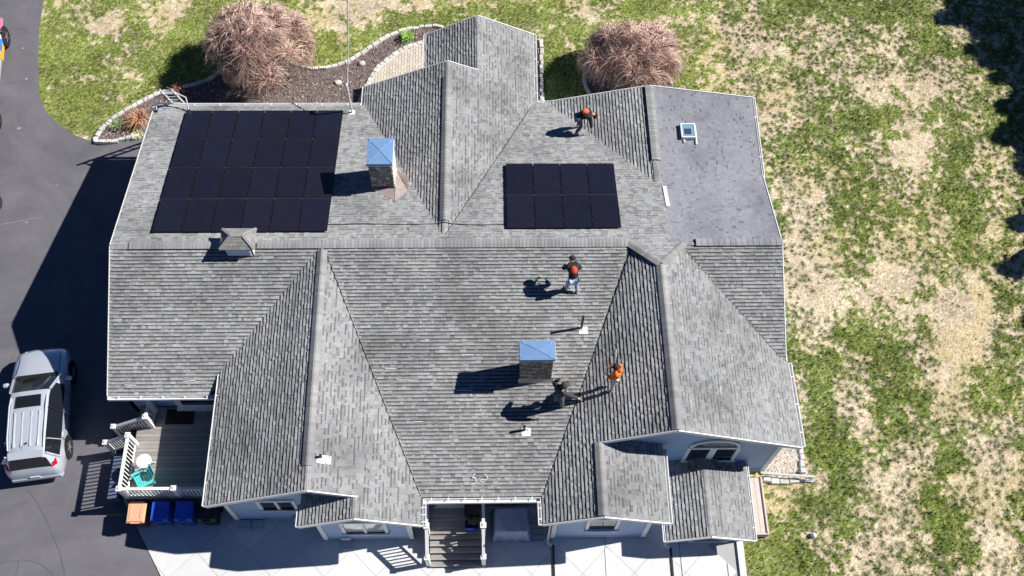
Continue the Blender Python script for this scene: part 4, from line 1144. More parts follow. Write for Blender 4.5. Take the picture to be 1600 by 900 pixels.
q = MB(); q.span((6.16, 2.74, 4.03), (6.18, 1.72, 4.25), .14, .025); q.build('flashing_strip', M_white, house)
# chalk marks on the shingles
b = MB()
def mark(pts, w=.018):
    v = []; b = MB()
    for x, y in pts: v.append(Vector((x, y, roof_z(x, y) + .042)))
    for p, q_ in zip(v, v[1:]): b.span(p, q_, w, .006)
    b.build('chalk_mark', M_white, house)
def hook(cx, cy, s_, fl):
    mark([(cx + fl * s_ * math.cos(t), cy + s_ * .9 * math.sin(t)) for t in [(-2.2 + k * .5) for k in range(9)]], .022)
hook(-.93, -8.13, .11, 1); hook(-.86, -7.98, .07, -1); hook(-.55, -8.02, .10, 1); hook(-.62, -8.12, .05, -1)
for a_, b_ in (((715, 556), (734, 555.5)), ((709, 606), (735, 607)), ((712, 624), (737, 624)), ((584, 573), (606, 574))): pass
for pts in ([(-1.30, -3.97), (-.9, -3.96)], [(-1.5, -5.16), (-.95, -5.18)], [(-1.4, -5.5), (-.9, -5.5)], [(-3.9, -4.4), (-3.5, -4.42)], [(-3.5, -4.8), (-3.0, -4.81)], [(-2.9, -6.2), (-2.6, -6.2)], [(3.9, -4.25), (3.92, -3.95)],
            [(-12.9, -4.55), (-12.5, -4.56)], [(-10.9, -4.45), (-10.5, -4.42)], [(7.3, -5.6), (7.32, -5.3)], [(-4.0, -6.7), (-4.0, -6.5)]):
    mark(pts, .022)

# solar panels
ORD = ['first', 'second', 'third', 'fourth', 'fifth', 'sixth']
ROW = ['bottom', 'second', 'third', 'top']
back_s = SL[0]
pv_n = back_s['n']; pv_up = (Vector((0, 0, 1)) - pv_n * pv_n.z).normalized() * 1.0
pvx = Vector((1, 0, 0))
def panel(x, y0_, w, l, label, grp):
    o = Vector((x, y0_, zof(back_s, x, y0_)))
    dn = -pv_up                                   # downslope = +y
    b0 = o + pv_n * .12
    t = thing('solar_panel', b0, label, 'solar panel', grp)
    def bx(q, u0, u1, v0, v1, h0, h1):
        P_ = [b0 + pvx * u + dn * v + pv_n * h0 for u, v in ((u0, v0), (u1, v0), (u1, v1), (u0, v1))]
        T_ = [p + pv_n * (h1 - h0) for p in P_]
        q.hexa(P_ + T_)
    q = MB(); f_ = .018
    bx(q, 0, w, 0, f_, -.02, .022); bx(q, 0, w, l - f_, l, -.02, .022); bx(q, 0, f_, f_, l - f_, -.02, .022); bx(q, w - f_, w, f_, l - f_, -.02, .022)
    q.build('frame', M_pvframe, t)
    q = MB(); bx(q, f_, w - f_, f_, l - f_, -.01, .016); tn = random.uniform(.9, 1.12); q.c = [(tn, tn, tn * random.uniform(.95, 1.1))] * len(q.f); q.build('cell_sheet', M_pv, t)
    return t
def array(xa, xb, ya, yb, nx_, ny_, side, grp):
    # ya nearest the ridge
    L = (yb - ya) / (-pv_up.y) if False else math.hypot(yb - ya, (yb - ya) * .225)
    w = (xb - xa) / nx_; l = L / ny_
    for j in range(ny_):
        for i in range(nx_):
            y_ = ya + (yb - ya) * j / ny_
            rn = ['bottom', 'top'][j] if ny_ == 2 else ['bottom', 'second lowest', 'second highest', 'top'][j]
            panel(xa + i * w + .012, y_ + .02, w - .024, l - .030, f'solar panel {ORD[i]} from the left in the {rn} row of the {side} array', grp)
    # mounting rails
    M_rail = bpy.data.materials.get('dull_rail') or mat('dull_rail', (.30, .30, .32), .5, metal=.3)
    rl = thing('mounting_rails', (xa, ya, 4.4), f'silver mounting rails and clamps between the black panels of the {side} array', 'mounting rail', 'rails under the solar panels')
    q = MB()
    for j in range(1, ny_):
        y_ = ya + (yb - ya) * j / ny_
        a_ = Vector((xa, y_, zof(back_s, xa, y_))) + pv_n * .128; c_ = Vector((xb, y_, zof(back_s, xb, y_))) + pv_n * .128
        q.span(a_ - pv_n * .012, c_ - pv_n * .012, .022, .02)
    for j in range(ny_):
        for t in (.25, .75):
            y_ = ya + (yb - ya) * (j + t) / ny_
            a_ = Vector((xa + .03, y_, zof(back_s, xa, y_))) + pv_n * .06; c_ = Vector((xb - .03, y_, zof(back_s, xb, y_))) + pv_n * .06
            q.span(a_, c_, .04, .04)
    q.build('rail', M_rail, rl)
    for j in range(ny_):
        for i in range(1, nx_):
            for t in (.22, .75):
                y_ = ya + (yb - ya) * (j + t) / ny_; x = xa + i * w
                q = MB(); q.box(Vector((x, y_, zof(back_s, x, y_))) + pv_n * .148, (.035, .06, .01)); q.build('clamp', M_black, rl)
array(-12.21, -6.06, .50, 6.88, 6, 4, 'large left', 'solar panels of the large left array')
array(.29, 4.37, .60, 3.86, 4, 2, 'small right', 'solar panels of the small right array')
q = MB()
pts = [(x, .93 - .01 * (x + 6) + .02 * math.sin(x * 2.3)) for x in np.linspace(-6.1, .35, 26)]
q.tube([(x, y, roof_z(x, y) + .045 + (.02 if abs(x + 1.94) < .5 else 0)) for x, y in pts], .014, 6)
tag(q.build('cable_conduit', M_black), 'thin dark cable running over the back slope between the two solar arrays', 'cable')

# ------------------------------------------------------------------ bare weeping trees
def bare_tree(c, rx, ry, h, label, n_twigs, seed, pal):
    r = random.Random(seed)
    t = thing('weeping_cherry_tree', (c[0], c[1], 0), label, 'tree', 'bare weeping trees behind the house')
    q = MB(); q.tube([(c[0], c[1], -.05), (c[0] + .04, c[1], .5), (c[0] - .03, c[1] + .03, 1.0), (c[0], c[1], 1.35)], [.16, .12, .11, .10], 9)
    q.build('trunk', M_bark, t)
    tips = []
    for k in range(11):
        a = k * 2 * math.pi / 11 + r.uniform(-.25, .25); e = r.uniform(.45, .85)
        q = MB()
        p = [(c[0], c[1], 1.25)]
        for s_, zz in ((.3, .55), (.6, .86), (.85, .93), (1, .82)):
            p.append((c[0] + math.cos(a) * rx * e * s_ + r.uniform(-.08, .08), c[1] + math.sin(a) * ry * e * s_ + r.uniform(-.08, .08), 1.25 + (h - 1.35) * zz * r.uniform(.85, 1.05)))
        q.tube(p, [.07, .055, .04, .03, .02], 6); q.build('limb', M_bark, t)
        tips += p[2:]
    q = MB()
    # lumpy outline
    ph = [r.uniform(0, 6.28) for _ in range(5)]
    def R_(a): return 1 + .07 * math.sin(3 * a + ph[0]) + .06 * math.sin(5 * a + ph[1]) + .05 * math.sin(8 * a + ph[2]) + .03 * math.sin(13 * a + ph[3])
    clumps = []
    for k_ in range(80):
        a_ = r.uniform(0, 6.28); q_ = math.sqrt(r.random()) * .90
        clumps.append((c[0] + math.cos(a_) * rx * q_ * R_(a_), c[1] + math.sin(a_) * ry * q_ * R_(a_), h * math.sqrt(1 - (q_ * .95) ** 2) * r.uniform(.78, 1.03), r.uniform(.35, .6), r.uniform(.85, 1.12)))
    for i in range(n_twigs):
        kx, ky, kz, kr, kt = r.choice(clumps)
        a = r.uniform(0, 6.28); el_ = r.uniform(-.2, 1.0)
        x = kx + math.cos(a) * kr * .45 * r.random(); y = ky + math.sin(a) * kr * .45 * r.random(); z = kz - r.random() ** 2 * .5
        oa = math.atan2(ky - c[1], kx - c[0]); k = R_(oa)
        L = kr * r.uniform(.6, 1.7)
        da = a + r.gauss(0, .5)
        dx, dy = math.cos(da), math.sin(da); dz = r.uniform(.0, .9)
        w0 = r.uniform(.007, .0135)
        pts = []; px_, py_, pz_ = x, y, z
        n = 5
        for s_ in range(n + 1):
            pts.append(Vector((px_, py_, max(pz_, .06))))
            st_ = L / n
            px_ += dx * st_; py_ += dy * st_; pz_ += dz * st_
            dz -= r.uniform(.1, .6); da += r.uniform(-1.1, 1.1)
            m_ = math.cos(da), math.sin(da); dx, dy = .6 * dx + .4 * m_[0], .6 * dy + .4 * m_[1]
            # keep inside the dome
            if ((px_ - c[0]) / rx) ** 2 + ((py_ - c[1]) / ry) ** 2 > (k * 1.03) ** 2: dx *= .2; dy *= .2; dz -= .3
        base = r.choice(pal); f = r.uniform(.75, 1.3) * kt; cc = tuple(v * f for v in base)
        vs, fs = [], []
        for s_, p in enumerate(pts):
            d = (pts[min(s_ + 1, n)] - pts[max(s_ - 1, 0)]);
            if d.length < 1e-5: d = Vector((0, 0, 1))
            d.normalize()
            A = d.cross(Vector((0, 0, 1)));
            if A.length < .05: A = Vector((1, 0, 0))
            A.normalize(); B_ = d.cross(A); w = w0 * (1 - .6 * s_ / n)
            vs += [p + A * w, p - A * w * .5 + B_ * w * .87, p - A * w * .5 - B_ * w * .87]
        for s_ in range(n):
            for k_ in range(3):
                k2 = (k_ + 1) % 3
                fs.append((s_ * 3 + k_, s_ * 3 + k2, s_ * 3 + 3 + k2, s_ * 3 + 3 + k_))
        q.mesh(vs, fs, 0, cc)
    q.build('crown', M_twig, t, fix=False)
    return t
pal1 = [(.64, .44, .37), (.50, .33, .28), (.86, .62, .50), (.24, .15, .13), (.90, .68, .58), (.36, .25, .20)]
bare_tree((-10.15, 11.65), 2.25, 2.15, 3.1, 'wide bare weeping tree with pinkish brown twigs beside the long solar array', 16000, 3, pal1)
bare_tree((5.9, 11.0), 2.15, 1.75, 2.7, 'smaller bare weeping tree with tangled twigs inside a stone ring behind the east wing', 13000, 8, pal1)

# conifers just beyond the right edge (their shadows reach the lawn)
def spruce(x, y, h, seed, label):
    r = random.Random(seed)
    t = thing('spruce_tree', (x, y, 0), label, 'tree', 'conifers east of the lawn')
    q = MB(); q.tube([(x, y, -.1), (x, y, h * .5), (x, y, h * .96)], [.2, .12, .02], 7); q.build('trunk', M_bark, t)
    q = MB()
    z = .5
    while z < h:
        f = 1 - z / h; L0 = .3 + 2.9 * f ** .78
        nb = max(6, int(24 * f) + 5)
        for k in range(nb):
            a = r.uniform(0, 6.283); L = L0 * r.uniform(.7, 1.15)
            for j in range(5):
                s0 = L * (j / 5); s1 = L * ((j + 1.25) / 5)
                wd = .42 * (1.1 - j / 6) * r.uniform(.8, 1.2); zz = z - .25 * (s0 / max(L, .1)) * L
                ca, sa = math.cos(a), math.sin(a)
                p0 = Vector((x + ca * s0, y + sa * s0, zz)); p1 = Vector((x + ca * s1, y + sa * s1, zz - .08))
                sd = Vector((-sa, ca, 0)) * wd
                dr = Vector((0, 0, -r.uniform(.08, .25)))
                q.poly([p0 - Vector((0, 0, 0)), p0 + sd + dr + (p1 - p0) * .6, p1]); q.poly([p0, p1, p0 - sd + dr + (p1 - p0) * .6])
        z += h / 34 * r.uniform(.7, 1.2)
    q.poly([(x, y, h), (x + .08, y, h - .5), (x - .08, y, h - .5)])
    q.build('crown', M_needle, t, fix=False)
for i, (tx, ty, h) in enumerate(((19.6, 16.3, 9.6), (20.1, 14.4, 9.2), (21.3, 12.6, 8.4), (22.8, 10.3, 7.4), (21.2, 7.8, 8.0), (22.2, 5.7, 7.0), (21.0, 3.4, 7.6), (20.0, 1.3, 8.1), (20.6, -1.0, 7.0),
                                 (20.9, 15.4, 8.6), (21.6, 13.6, 8.2), (22.6, 11.7, 7.8), (22.4, 8.9, 7.2), (22.2, 6.8, 7.0), (22.0, 4.5, 7.0), (21.4, 2.4, 7.0), (21.9, 17.0, 9.0), (23.2, 14.4, 8.0), (22.9, 13.0, 8.0), (21.8, 9.4, 8.0), (22.0, 11.0, 8.2), (21.9, 6.2, 7.6), (22.3, -.2, 7.0), (21.6, 12.0, 8.4))):
    spruce(tx + h * 1.115, ty + h * .187, h, 100 + i, 'tall dark spruce in the row just beyond the right edge of the lawn')

# perennials
def leafy(c, n, r_, h, cols, label, name='leafy_plant', cat='plant', long=False, lean=0):
    t = thing(name, (c[0], c[1], 0), label, cat)
    q = MB()
    for i in range(n):
        a = random.uniform(0, 6.283); rr = r_ * math.sqrt(random.random())
        cc = random.choice(cols); f = random.uniform(.7, 1.3); cc = tuple(v * f for v in cc)
        if long:
            x, y = c[0] + random.gauss(0, .05), c[1] + random.gauss(0, .05)
            L = r_ * random.uniform(.5, 1.1); aa = a
            tip = Vector((x + math.cos(aa) * L + lean * L, y + math.sin(aa) * L, h * random.uniform(.4, 1)))
            mid = Vector((x + math.cos(aa) * L * .45 + lean * L * .4, y + math.sin(aa) * L * .45, h * random.uniform(.7, 1.1)))
            n2 = Vector((-math.sin(aa), math.cos(aa), 0)) * .012
            q.mesh([Vector((x, y, .03)) - n2, Vector((x, y, .03)) + n2, mid + n2, mid - n2, tip], [(0, 1, 2, 3), (3, 2, 4)], 0, cc)
        else:
            x, y, z = c[0] + math.cos(a) * rr, c[1] + math.sin(a) * rr, .03 + h * random.random()
            L = random.uniform(.05, .10); d = Vector((math.cos(a + random.uniform(-1, 1)), math.sin(a + random.uniform(-1, 1)), random.uniform(.1, .7))) * L
            s_ = d.cross(Vector((0, 0, 1))).normalized() * L * .35
            p = Vector((x, y, z)); q.mesh([p, p + d * .5 + s_, p + d, p + d * .5 - s_], [(0, 1, 2, 3)], 0, cc)
    q.build('foliage', M_leaf, t, fix=False)
    q = MB()
    for k in range(5): q.tube([(c[0], c[1], 0), (c[0] + random.uniform(-.1, .1), c[1] + random.uniform(-.1, .1), h * .7)], .008, 4)
    q.build('stem', M_bark, t)
leafy((-3.983, 13.300, 0.200), 260, .26, .35, [(.25, .50, .06), (.35, .62, .10)], 'bright green clump in the mulch beside the small paved patio')
leafy((-16.146, 8.520, 0.100), 150, .28, .22, [(.30, .42, .16), (.42, .52, .25), (.15, .22, .08)], 'pale green leafy plant close to the kerb in the left mulch bed')
leafy((-15.252, 7.984, 0.100), 110, .22, .16, [(.55, .62, .25), (.66, .70, .35)], 'yellow green low plant near the corner of the roof in the left mulch bed')
leafy((-15.132, 8.618, 0.100), 150, .75, .55, [(.60, .30, .14), (.50, .26, .15), (.66, .42, .25)], 'fan of orange brown dry stems in the left mulch bed', 'dormant_grass_clump', long=True, lean=-.35)
leafy((-13.770, 10.190, 0.100), 90, .4, .5, [(.45, .16, .12), (.55, .28, .20)], 'reddish twiggy shrub behind the ladder', 'red_twig_shrub', long=True)
def rock(c, s_, label):
    q = MB()
    bm = bmesh.new(); bmesh.ops.create_icosphere(bm, subdivisions=2, radius=1)
    rr = random.Random(int(abs(c[0] * 100)))
    for v in bm.verts:
        k = 1 + rr.uniform(-.14, .14); v.co = Vector((v.co.x * s_[0] * k, v.co.y * s_[1] * k, v.co.z * s_[2] * k + s_[2] * .5))
    me_ = bpy.data.meshes.new('boulder'); bm.to_mesh(me_); bm.free(); me_.materials.append(M_rock)
    o = bpy.data.objects.new('boulder', me_); o.location = (c[0], c[1], 0); col.objects.link(o); tag(o, label, 'boulder')
rock((-5.958, 11.882, 0.100), (.17, .13, .12), 'pale boulder in the mulch nearest the curved paved patio')
rock((-6.938, 10.810, 0.100), (.18, .14, .1), 'pinkish boulder in the middle of the mulch bed')
rock((-5.981, 9.689, 0.100), (.12, .1, .08), 'small pale rock at the corner of the back gable')
# white ball on the lawn
q = MB(); q.lathe([(.001, 0), (.06, .01), (.095, .06), (.1, .1), (.085, .15), (.04, .19), (.001, .2)], ((11.013, -9.292, 0.100)[0], (11.013, -9.292, 0.100)[1], -.03), 14)
tag(q.build('ball', M_white, smooth=True), 'small white ball lying on the green lawn at lower right', 'ball')
# air conditioner and rolled hose behind the house
ac = thing('air_conditioner', (-6.25, 8.3, 0), 'dark air conditioner box in the shaded nook behind the house', 'air conditioner')
q = MB(); q.box((-6.25, 8.3, .38), (.75, .6, .7)); q.build('case', M_black, ac)
q = MB(); q.lathe([(.25, 0), (.25, .02)], (-6.25, 8.3, .74), 16); q.build('fan_grille', M_pvframe, ac)
q = MB(); q.tube([(-5.7, 8.0, .45), (-5.42, 8.55, .6)], .13, 10)
tag(q.build('rolled_tarp', mat('blue_grey_tarp', (.16, .20, .30), .5), smooth=False), 'short blue grey roll standing in the nook by the back gable', 'roll')

# ladders
def ladder(a, b_, w, label, side, rung_n, parts=None):
    a, b_ = Vector(a), Vector(b_); sd = Vector(side).normalized() * w / 2
    t = thing('ladder', a, label, 'ladder')
    for s_ in (-1, 1):
        q = MB(); q.span(a + sd * s_, b_ + sd * s_, .03, .085, up=sd.cross(b_ - a).normalized()); q.build('rail', M_alu, t)
    for k in range(rung_n):
        c = a.lerp(b_, (k + .6) / rung_n); q = MB(); q.tube([c - sd, c + sd], .017, 6); q.build('rung', M_alu, t)
    return t
ld = ladder((-12.72, 8.55, .03), (-12.82, 7.25, 4.05), .46, 'aluminium extension ladder leaning on the back eave at the left corner', (1, 0, 0), 13)
q = MB(); q.tube([(-13.42, 7.0, 3.12), (-13.38, 7.3, 3.5), (-13.0, 7.45, 3.62), (-12.6, 7.45, 3.62), (-12.2, 7.3, 3.5), (-12.16, 7.0, 3.12)], .03, 8)
q.build('stabiliser', M_alu, ld)
q = MB(); q.box((-13.42, 6.97, 3.1), (.1, .12, .06)); q.box((-12.16, 6.97, 3.1), (.1, .12, .06)); q.build('rubber_foot', M_black, ld)
ladder((9.42, -7.13, .20), (11.30, -7.30, .20), .30, 'aluminium ladder section lying on the ground at the gravel corner', (0, .25, 1), 9)
# timber walkway
wk = thing('timber_walkway', (9.0, -8.2, 0), 'bleached timber walkway beside the low annex roof', 'walkway')
for k in range(3):
    q = MB(); t = random.uniform(.92, 1.08); q.box((8.83 + k * .165, -8.3, .33), (.155, 2.05, .06), c=(t, t, t)); q.build('plank', M_timber, wk)
q = MB(); q.box((9.33, -8.3, .2), (.06, 2.05, .4), c=(1, 1, 1)); q.box((9.0, -9.3, .2), (.6, .05, .38), c=(1, 1, 1)); q.build('side_board', M_timber, wk)
for y in (-7.55, -8.1, -8.75):
    q = MB(); q.box((8.76, y, .375), (.06, .04, .03)); q.build('bolt', M_black, wk)

# service mast and overhead cable
ms = thing('service_mast', (-5.73, 6.88, 3.0), 'slim pale service mast rising through the back eave beside the solar panels', 'mast')
q = MB(); q.tube([(-5.73, 6.88, 3.0), (-5.73, 6.88, 4.5)], .035, 8); q.build('pipe', M_white, ms)
q = MB(); q.tube([(-5.73, 6.88, 4.45), (-5.76, 6.95, 4.62), (-5.78, 7.1, 4.58)], .05, 8); q.build('weather_head', M_alu, ms)
q = MB(); q.box((-5.73, 6.88, 3.08), (.22, .22, .03)); q.build('flashing', M_white, ms)
q = MB(); a, b_ = Vector((-5.76, 6.98, 4.5)), Vector((-5.524, 9.980, 8.000))
pts = [a.lerp(b_, k / 24) - Vector((0, 0, 1.2 * 4 * (k / 24) * (1 - k / 24) * .35)) for k in range(25)]
q.tube(pts, .022, 6)
q.tube([p + Vector((.03 * math.sin(k * 1.3), 0, .03 * math.cos(k * 1.3))) for k, p in enumerate(pts)], .012, 5)
tag(q.build('overhead_cable', mat('grey_cable', (.45, .44, .42), .6)), 'thin grey twisted service cable running from the mast over the lawn', 'cable')

# ------------------------------------------------------------------ deck on the left
DZ = .90
dk = thing('deck', (-11.2, -6.2, 0), 'dark composite deck with white railings in the corner by the garage roof', 'deck')
y = -4.62
while y > -7.95:
    q = MB(); t = random.uniform(.82, 1.12); w = .132
    q.box((-11.1, y - w / 2, DZ - .015), (3.68, w, .03), c=(t, t, t)); q.build('deck_board', M_deck, dk); y -= .14
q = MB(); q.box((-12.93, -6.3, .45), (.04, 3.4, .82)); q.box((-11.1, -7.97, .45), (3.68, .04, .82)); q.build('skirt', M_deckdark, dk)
def railing(pts, parent, h=.95, n_per=.13, posts=None, name='railing', pw=.12):
    """pts = floor points; rails follow them"""
    a, b_ = Vector(pts[0]), Vector(pts[1])
    q = MB(); q.span(a + Vector((0, 0, h)), b_ + Vector((0, 0, h)), .10, .05); q.span(a + Vector((0, 0, h - .07)), b_ + Vector((0, 0, h - .07)), .05, .06); q.span(a + Vector((0, 0, .10)), b_ + Vector((0, 0, .10)), .05, .06)
    r_ = q.build(name, M_white_worn, parent)
    L = (b_ - a).length; n = int(L / n_per)
    for i in range(1, n):
        c = a.lerp(b_, i / n); q = MB(); q.box((c.x, c.y, c.z + (h + .03) / 2), (.038, .038, h - .09)); q.build('baluster', M_white_worn, r_)
    return r_
def post(c, h, parent, w=.13):
    q = MB(); q.box((c[0], c[1], c[2] + h / 2), (w, w, h)); q.box((c[0], c[1], c[2] + h + .02), (w + .05, w + .05, .04)); q.mesh([(c[0] - w / 2, c[1] - w / 2, c[2] + h + .04), (c[0] + w / 2, c[1] - w / 2, c[2] + h + .04), (c[0] + w / 2, c[1] + w / 2, c[2] + h + .04), (c[0] - w / 2, c[1] + w / 2, c[2] + h + .04), (c[0], c[1], c[2] + h + .09)], [(0, 1, 4), (1, 2, 4), (2, 3, 4), (3, 0, 4)])
    q.build('post', M_white_worn, parent)
railing([(-12.88, -6.0, DZ), (-12.88, -7.9, DZ)], dk)
railing([(-12.88, -7.9, DZ), (-9.35, -7.9, DZ)], dk)
railing([(-12.35, -4.65, DZ), (-12.38, -5.32, DZ)], dk)
railing([(-12.4, -5.34, DZ), (-13.7, -5.4, .12)], dk)
railing([(-12.92, -6.0, DZ), (-13.85, -6.0, .18)], dk)
for c, h in (((-12.88, -6.0, DZ), .98), ((-12.88, -7.9, DZ), .98), ((-11.05, -7.9, DZ), .98), ((-12.38, -5.34, DZ), .98), ((-12.36, -4.75, DZ), .98), ((-13.72, -5.4, 0.02), 1.08), ((-13.9, -6.0, .02), 1.1)):
    post(c, h, dk)
for k in range(5):
    q = MB(); z = DZ - .17 * (k + 1)
    q.box((-13.05 - .22 * k, -5.68, z + .0), (.27, .58, .035)); q.build('stair_tread', M_deck, dk)
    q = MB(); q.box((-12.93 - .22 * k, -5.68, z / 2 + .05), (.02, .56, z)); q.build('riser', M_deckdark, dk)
# two treads continue the deck out to the west beside the stairs
# doormat
q = MB(); q.box((-11.48, -4.98, DZ + .012), (1.0, .58, .02))
for k in range(10): q.box((-11.93 + k * .1, -4.98, DZ + .026), (.05, .5, .01))
tag(q.build('doormat', mat('black_rubber', (.02, .02, .022), .9)), 'black doormat on the deck in front of the house door', 'doormat')
# round side table
tb = thing('round_table', (-12.28, -6.85, DZ), 'round white table on the deck beside the teal chair', 'table')
q = MB(); q.lathe([(.05, .68), (.25, .69), (.26, .71), (.255, .73), (.0, .735)], (-12.28, -6.85, DZ), 28); q.build('table_top', M_white, tb, smooth=False)
for k in range(4):
    a = k * math.pi / 2 + .7
    q = MB(); q.tube([(-12.28 + math.cos(a) * .08, -6.85 + math.sin(a) * .08, DZ + .68), (-12.28 + math.cos(a) * .24, -6.85 + math.sin(a) * .24, DZ + .01)], .016, 6); q.build('leg', M_white, tb)
# teal slatted armchair
M_teal = mat('teal_plastic', (.10, .60, .58), .4)
ch = thing('slatted_armchair', (-12.36, -7.40, DZ), 'teal slatted plastic armchair turned towards the corner of the deck railing', 'chair', rz=R(-58))
ch.scale = (.84, .84, .84)
def lb(name, c, s_, rot=None, mt=M_teal, par=ch):
    q = MB(); q.box(c, s_, rot); return q.build(name, mt, par, local=True)
for k in range(6): lb('seat_slat', (-.04 + 0, -.24 + k * .088, .36 - .012 * k), (.50, .075, .02)).location = (0, 0, 0)
rb = Matrix.Rotation(R(28), 3, 'X')
for k in range(6): lb('back_slat', (-.21 + k * .083, .42, .62), (.07, .02, .70), Matrix.Rotation(R(-28), 3, 'X'))
lb('back_rail', (0, .34, .50), (.50, .03, .06), Matrix.Rotation(R(-28), 3, 'X')); lb('back_rail', (0, .50, .82), (.46, .03, .06), Matrix.Rotation(R(-28), 3, 'X'))
for s_ in (-1, 1):
    lb('armrest', (s_ * .33, .02, .56), (.11, .66, .025)); lb('leg', (s_ * .29, -.27, .28), (.05, .07, .56)); lb('leg', (s_ * .29, .36, .27), (.05, .07, .54))
    lb('side_rail', (s_ * .26, .06, .33), (.03, .66, .10), Matrix.Rotation(R(-6), 3, 'X'))
# long dark storage box outside the deck
lbx = thing('long_storage_box', (-13.52, -7.1, 0), 'long dark blue grey box lying beside the deck skirt on the driveway', 'box')
M_navy = mat('slate_blue_plastic', (.10, .13, .20), .5)
q = MB(); q.box((-13.52, -7.1, .28), (.34, 1.5, .5)); q.build('body', M_navy, lbx)
q = MB(); q.box((-13.52, -7.1, .56), (.38, 1.54, .06)); q.build('lid', M_navy, lbx)
# wheeled bins
def bin_(x, y, label, body, lid, h=1.05, rz=0.0, tilt=0):
    t = thing('wheeled_bin', (x, y, 0), label, 'bin', 'bins beside the deck', rz)
    mb_ = mat('bin_body', body, .45); ml = mat('bin_lid', lid, .4)
    q = MB(); q.hexa([(-.23, -.28, .08), (.23, -.28, .08), (.23, .22, .08), (-.23, .22, .08), (-.29, -.35, h - .07), (.29, -.35, h - .07), (.29, .30, h - .07), (-.29, .30, h - .07)]); q.build('body', mb_, t, local=True)
    q = MB(); q.hexa([(-.31, -.38, h - .06), (.31, -.38, h - .06), (.31, .30, h - .06), (-.31, .30, h - .06), (-.27, -.33, h + .015), (.27, -.33, h + .015), (.28, .27, h + .03), (-.28, .27, h + .03)])
    q.box((0, -.385, h - .03), (.30, .04, .04)); q.box((-.18, .02, h + .028), (.03, .5, .02)); q.box((.18, .02, h + .028), (.03, .5, .02)); q.build('lid', ml, t, local=True)
    q = MB(); q.tube([(-.24, .33, h - .02), (.24, .33, h - .02)], .02, 6); q.build('handle', mb_, t, local=True)
    for s_ in (-1, 1):
        q = MB(); q.lathe([(.1, -.025), (.1, .025)], (s_ * .25, .26, .1), 12, rot=Matrix.Rotation(R(90), 3, 'Y')); q.build('wheel', M_black, t, local=True)
bin_(-12.47, -8.46, 'bin with faded orange tan lid at the left end of the row of bins', (.10, .045, .03), (.80, .42, .26))
bin_(-11.67, -8.40, 'blue recycling bin next to the orange tan bin', (.01, .05, .30), (.015, .10, .62))
bin_(-10.86, -8.40, 'blue recycling bin next to the black bin', (.01, .05, .30), (.015, .10, .62))
bin_(-10.06, -8.42, 'black bin at the right end of the row under the gable eave', (.012, .012, .014), (.02, .02, .022))
for x, y, lb_ in ((-8.93, -8.72, 'left one of two small grey boxes at the foot of the left gable wall'), (-8.48, -8.72, 'right one of two small grey boxes at the foot of the left gable wall'), (-5.32, -9.47, 'small grey ground box below the pale window of the lower gable')):
    gb = thing('ground_box', (x, y, 0), lb_, 'box', 'small grey boxes along the wall')
    q = MB(); q.box((x, y, .11), (.36, .26, .14)); q.build('body', M_found, gb); q = MB(); q.box((x, y, .19), (.40, .30, .03)); q.build('lid', M_found, gb)

# ------------------------------------------------------------------ porch steps in the middle
pc = thing('porch_steps', (-1.55, -9, 0), 'dark boarded porch with steps and white railings under the middle eave', 'porch')
y = -8.2
while y > -9.2:
    q = MB(); t = random.uniform(.85, 1.1); q.box((-1.54, y - .066, .885), (1.80, .13, .03), c=(t, t, t)); q.build('deck_board', M_deck, pc); y -= .138
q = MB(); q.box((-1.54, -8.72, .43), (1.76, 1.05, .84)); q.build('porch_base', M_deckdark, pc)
for k in range(5):
    z = .90 - .15 * (k + 1); yc = -9.25 - .2 * (k + .5)
    for j in (0, 1):
        q = MB(); t = random.uniform(.9, 1.1); q.box((-1.54, yc + .052 - j * .104, z - .0), (1.80, .098, .035), c=(t, t, t)); q.build('stair_tread', M_deck, pc)
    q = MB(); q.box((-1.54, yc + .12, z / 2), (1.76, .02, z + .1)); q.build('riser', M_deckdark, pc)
for x in (-2.5, -.6):
    railing([(x, -8.2, .9), (x, -9.22, .9)], pc, n_per=.14); railing([(x, -9.3, .88), (x, -10.12, .2)], pc, n_per=.14)
    post((x, -9.26, .55), 1.3, pc, .15); post((x, -10.14, .02), 1.1, pc, .14); post((x, -8.22, .9), .95, pc, .1)
q = MB(); q.box((-1.9, -8.22, .96), (.95, .08, .1)); q.box((-1.7, -8.38, .915), (1.2, .05, .03)); q.build('threshold', M_white, pc)
# crate with odds and ends
cr = thing('crate', (-1.0, -9.02, .9), 'dark blue crate with odds and ends on the porch by the right railing', 'crate')
M_bl = mat('navy_plastic', (.01, .02, .22), .5)
q = MB(); rbox(q, (-1.0, -9.05, 1.02), .46, .34, .22, .03); q.box((-1.0, -9.05, .93), (.44, .32, .03)); q.build('crate_body', M_bl, cr)
bg_ = thing('canvas_bag', (-.92, -8.93, .95), 'crumpled dark canvas bag lying on the crate on the porch', 'bag')
bm = bmesh.new(); bmesh.ops.create_icosphere(bm, subdivisions=3, radius=1)
rr = random.Random(4)
for v in bm.verts: k = 1 + .12 * math.sin(v.co.x * 7 + 1) + .1 * math.sin(v.co.y * 9) + rr.uniform(-.04, .04); v.co = Vector((v.co.x * .2 * k, v.co.y * .15 * k, v.co.z * .13 * k + .15))
me_ = bpy.data.meshes.new('bag_body'); bm.to_mesh(me_); bm.free(); me_.materials.append(mat('olive_canvas', (.10, .095, .07), .9)); o = bpy.data.objects.new('bag_body', me_); col.objects.link(o); o.parent = bg_
q = MB(); q.tube([(-1.02, -8.93, 1.16), (-.98, -8.9, 1.27), (-.88, -8.9, 1.27), (-.84, -8.93, 1.16)], .012, 6); q.build('strap', M_black, bg_)
tb2 = thing('storage_bench', (-.98, -8.5, .9), 'low dark bench against the right railing at the top of the porch', 'bench')
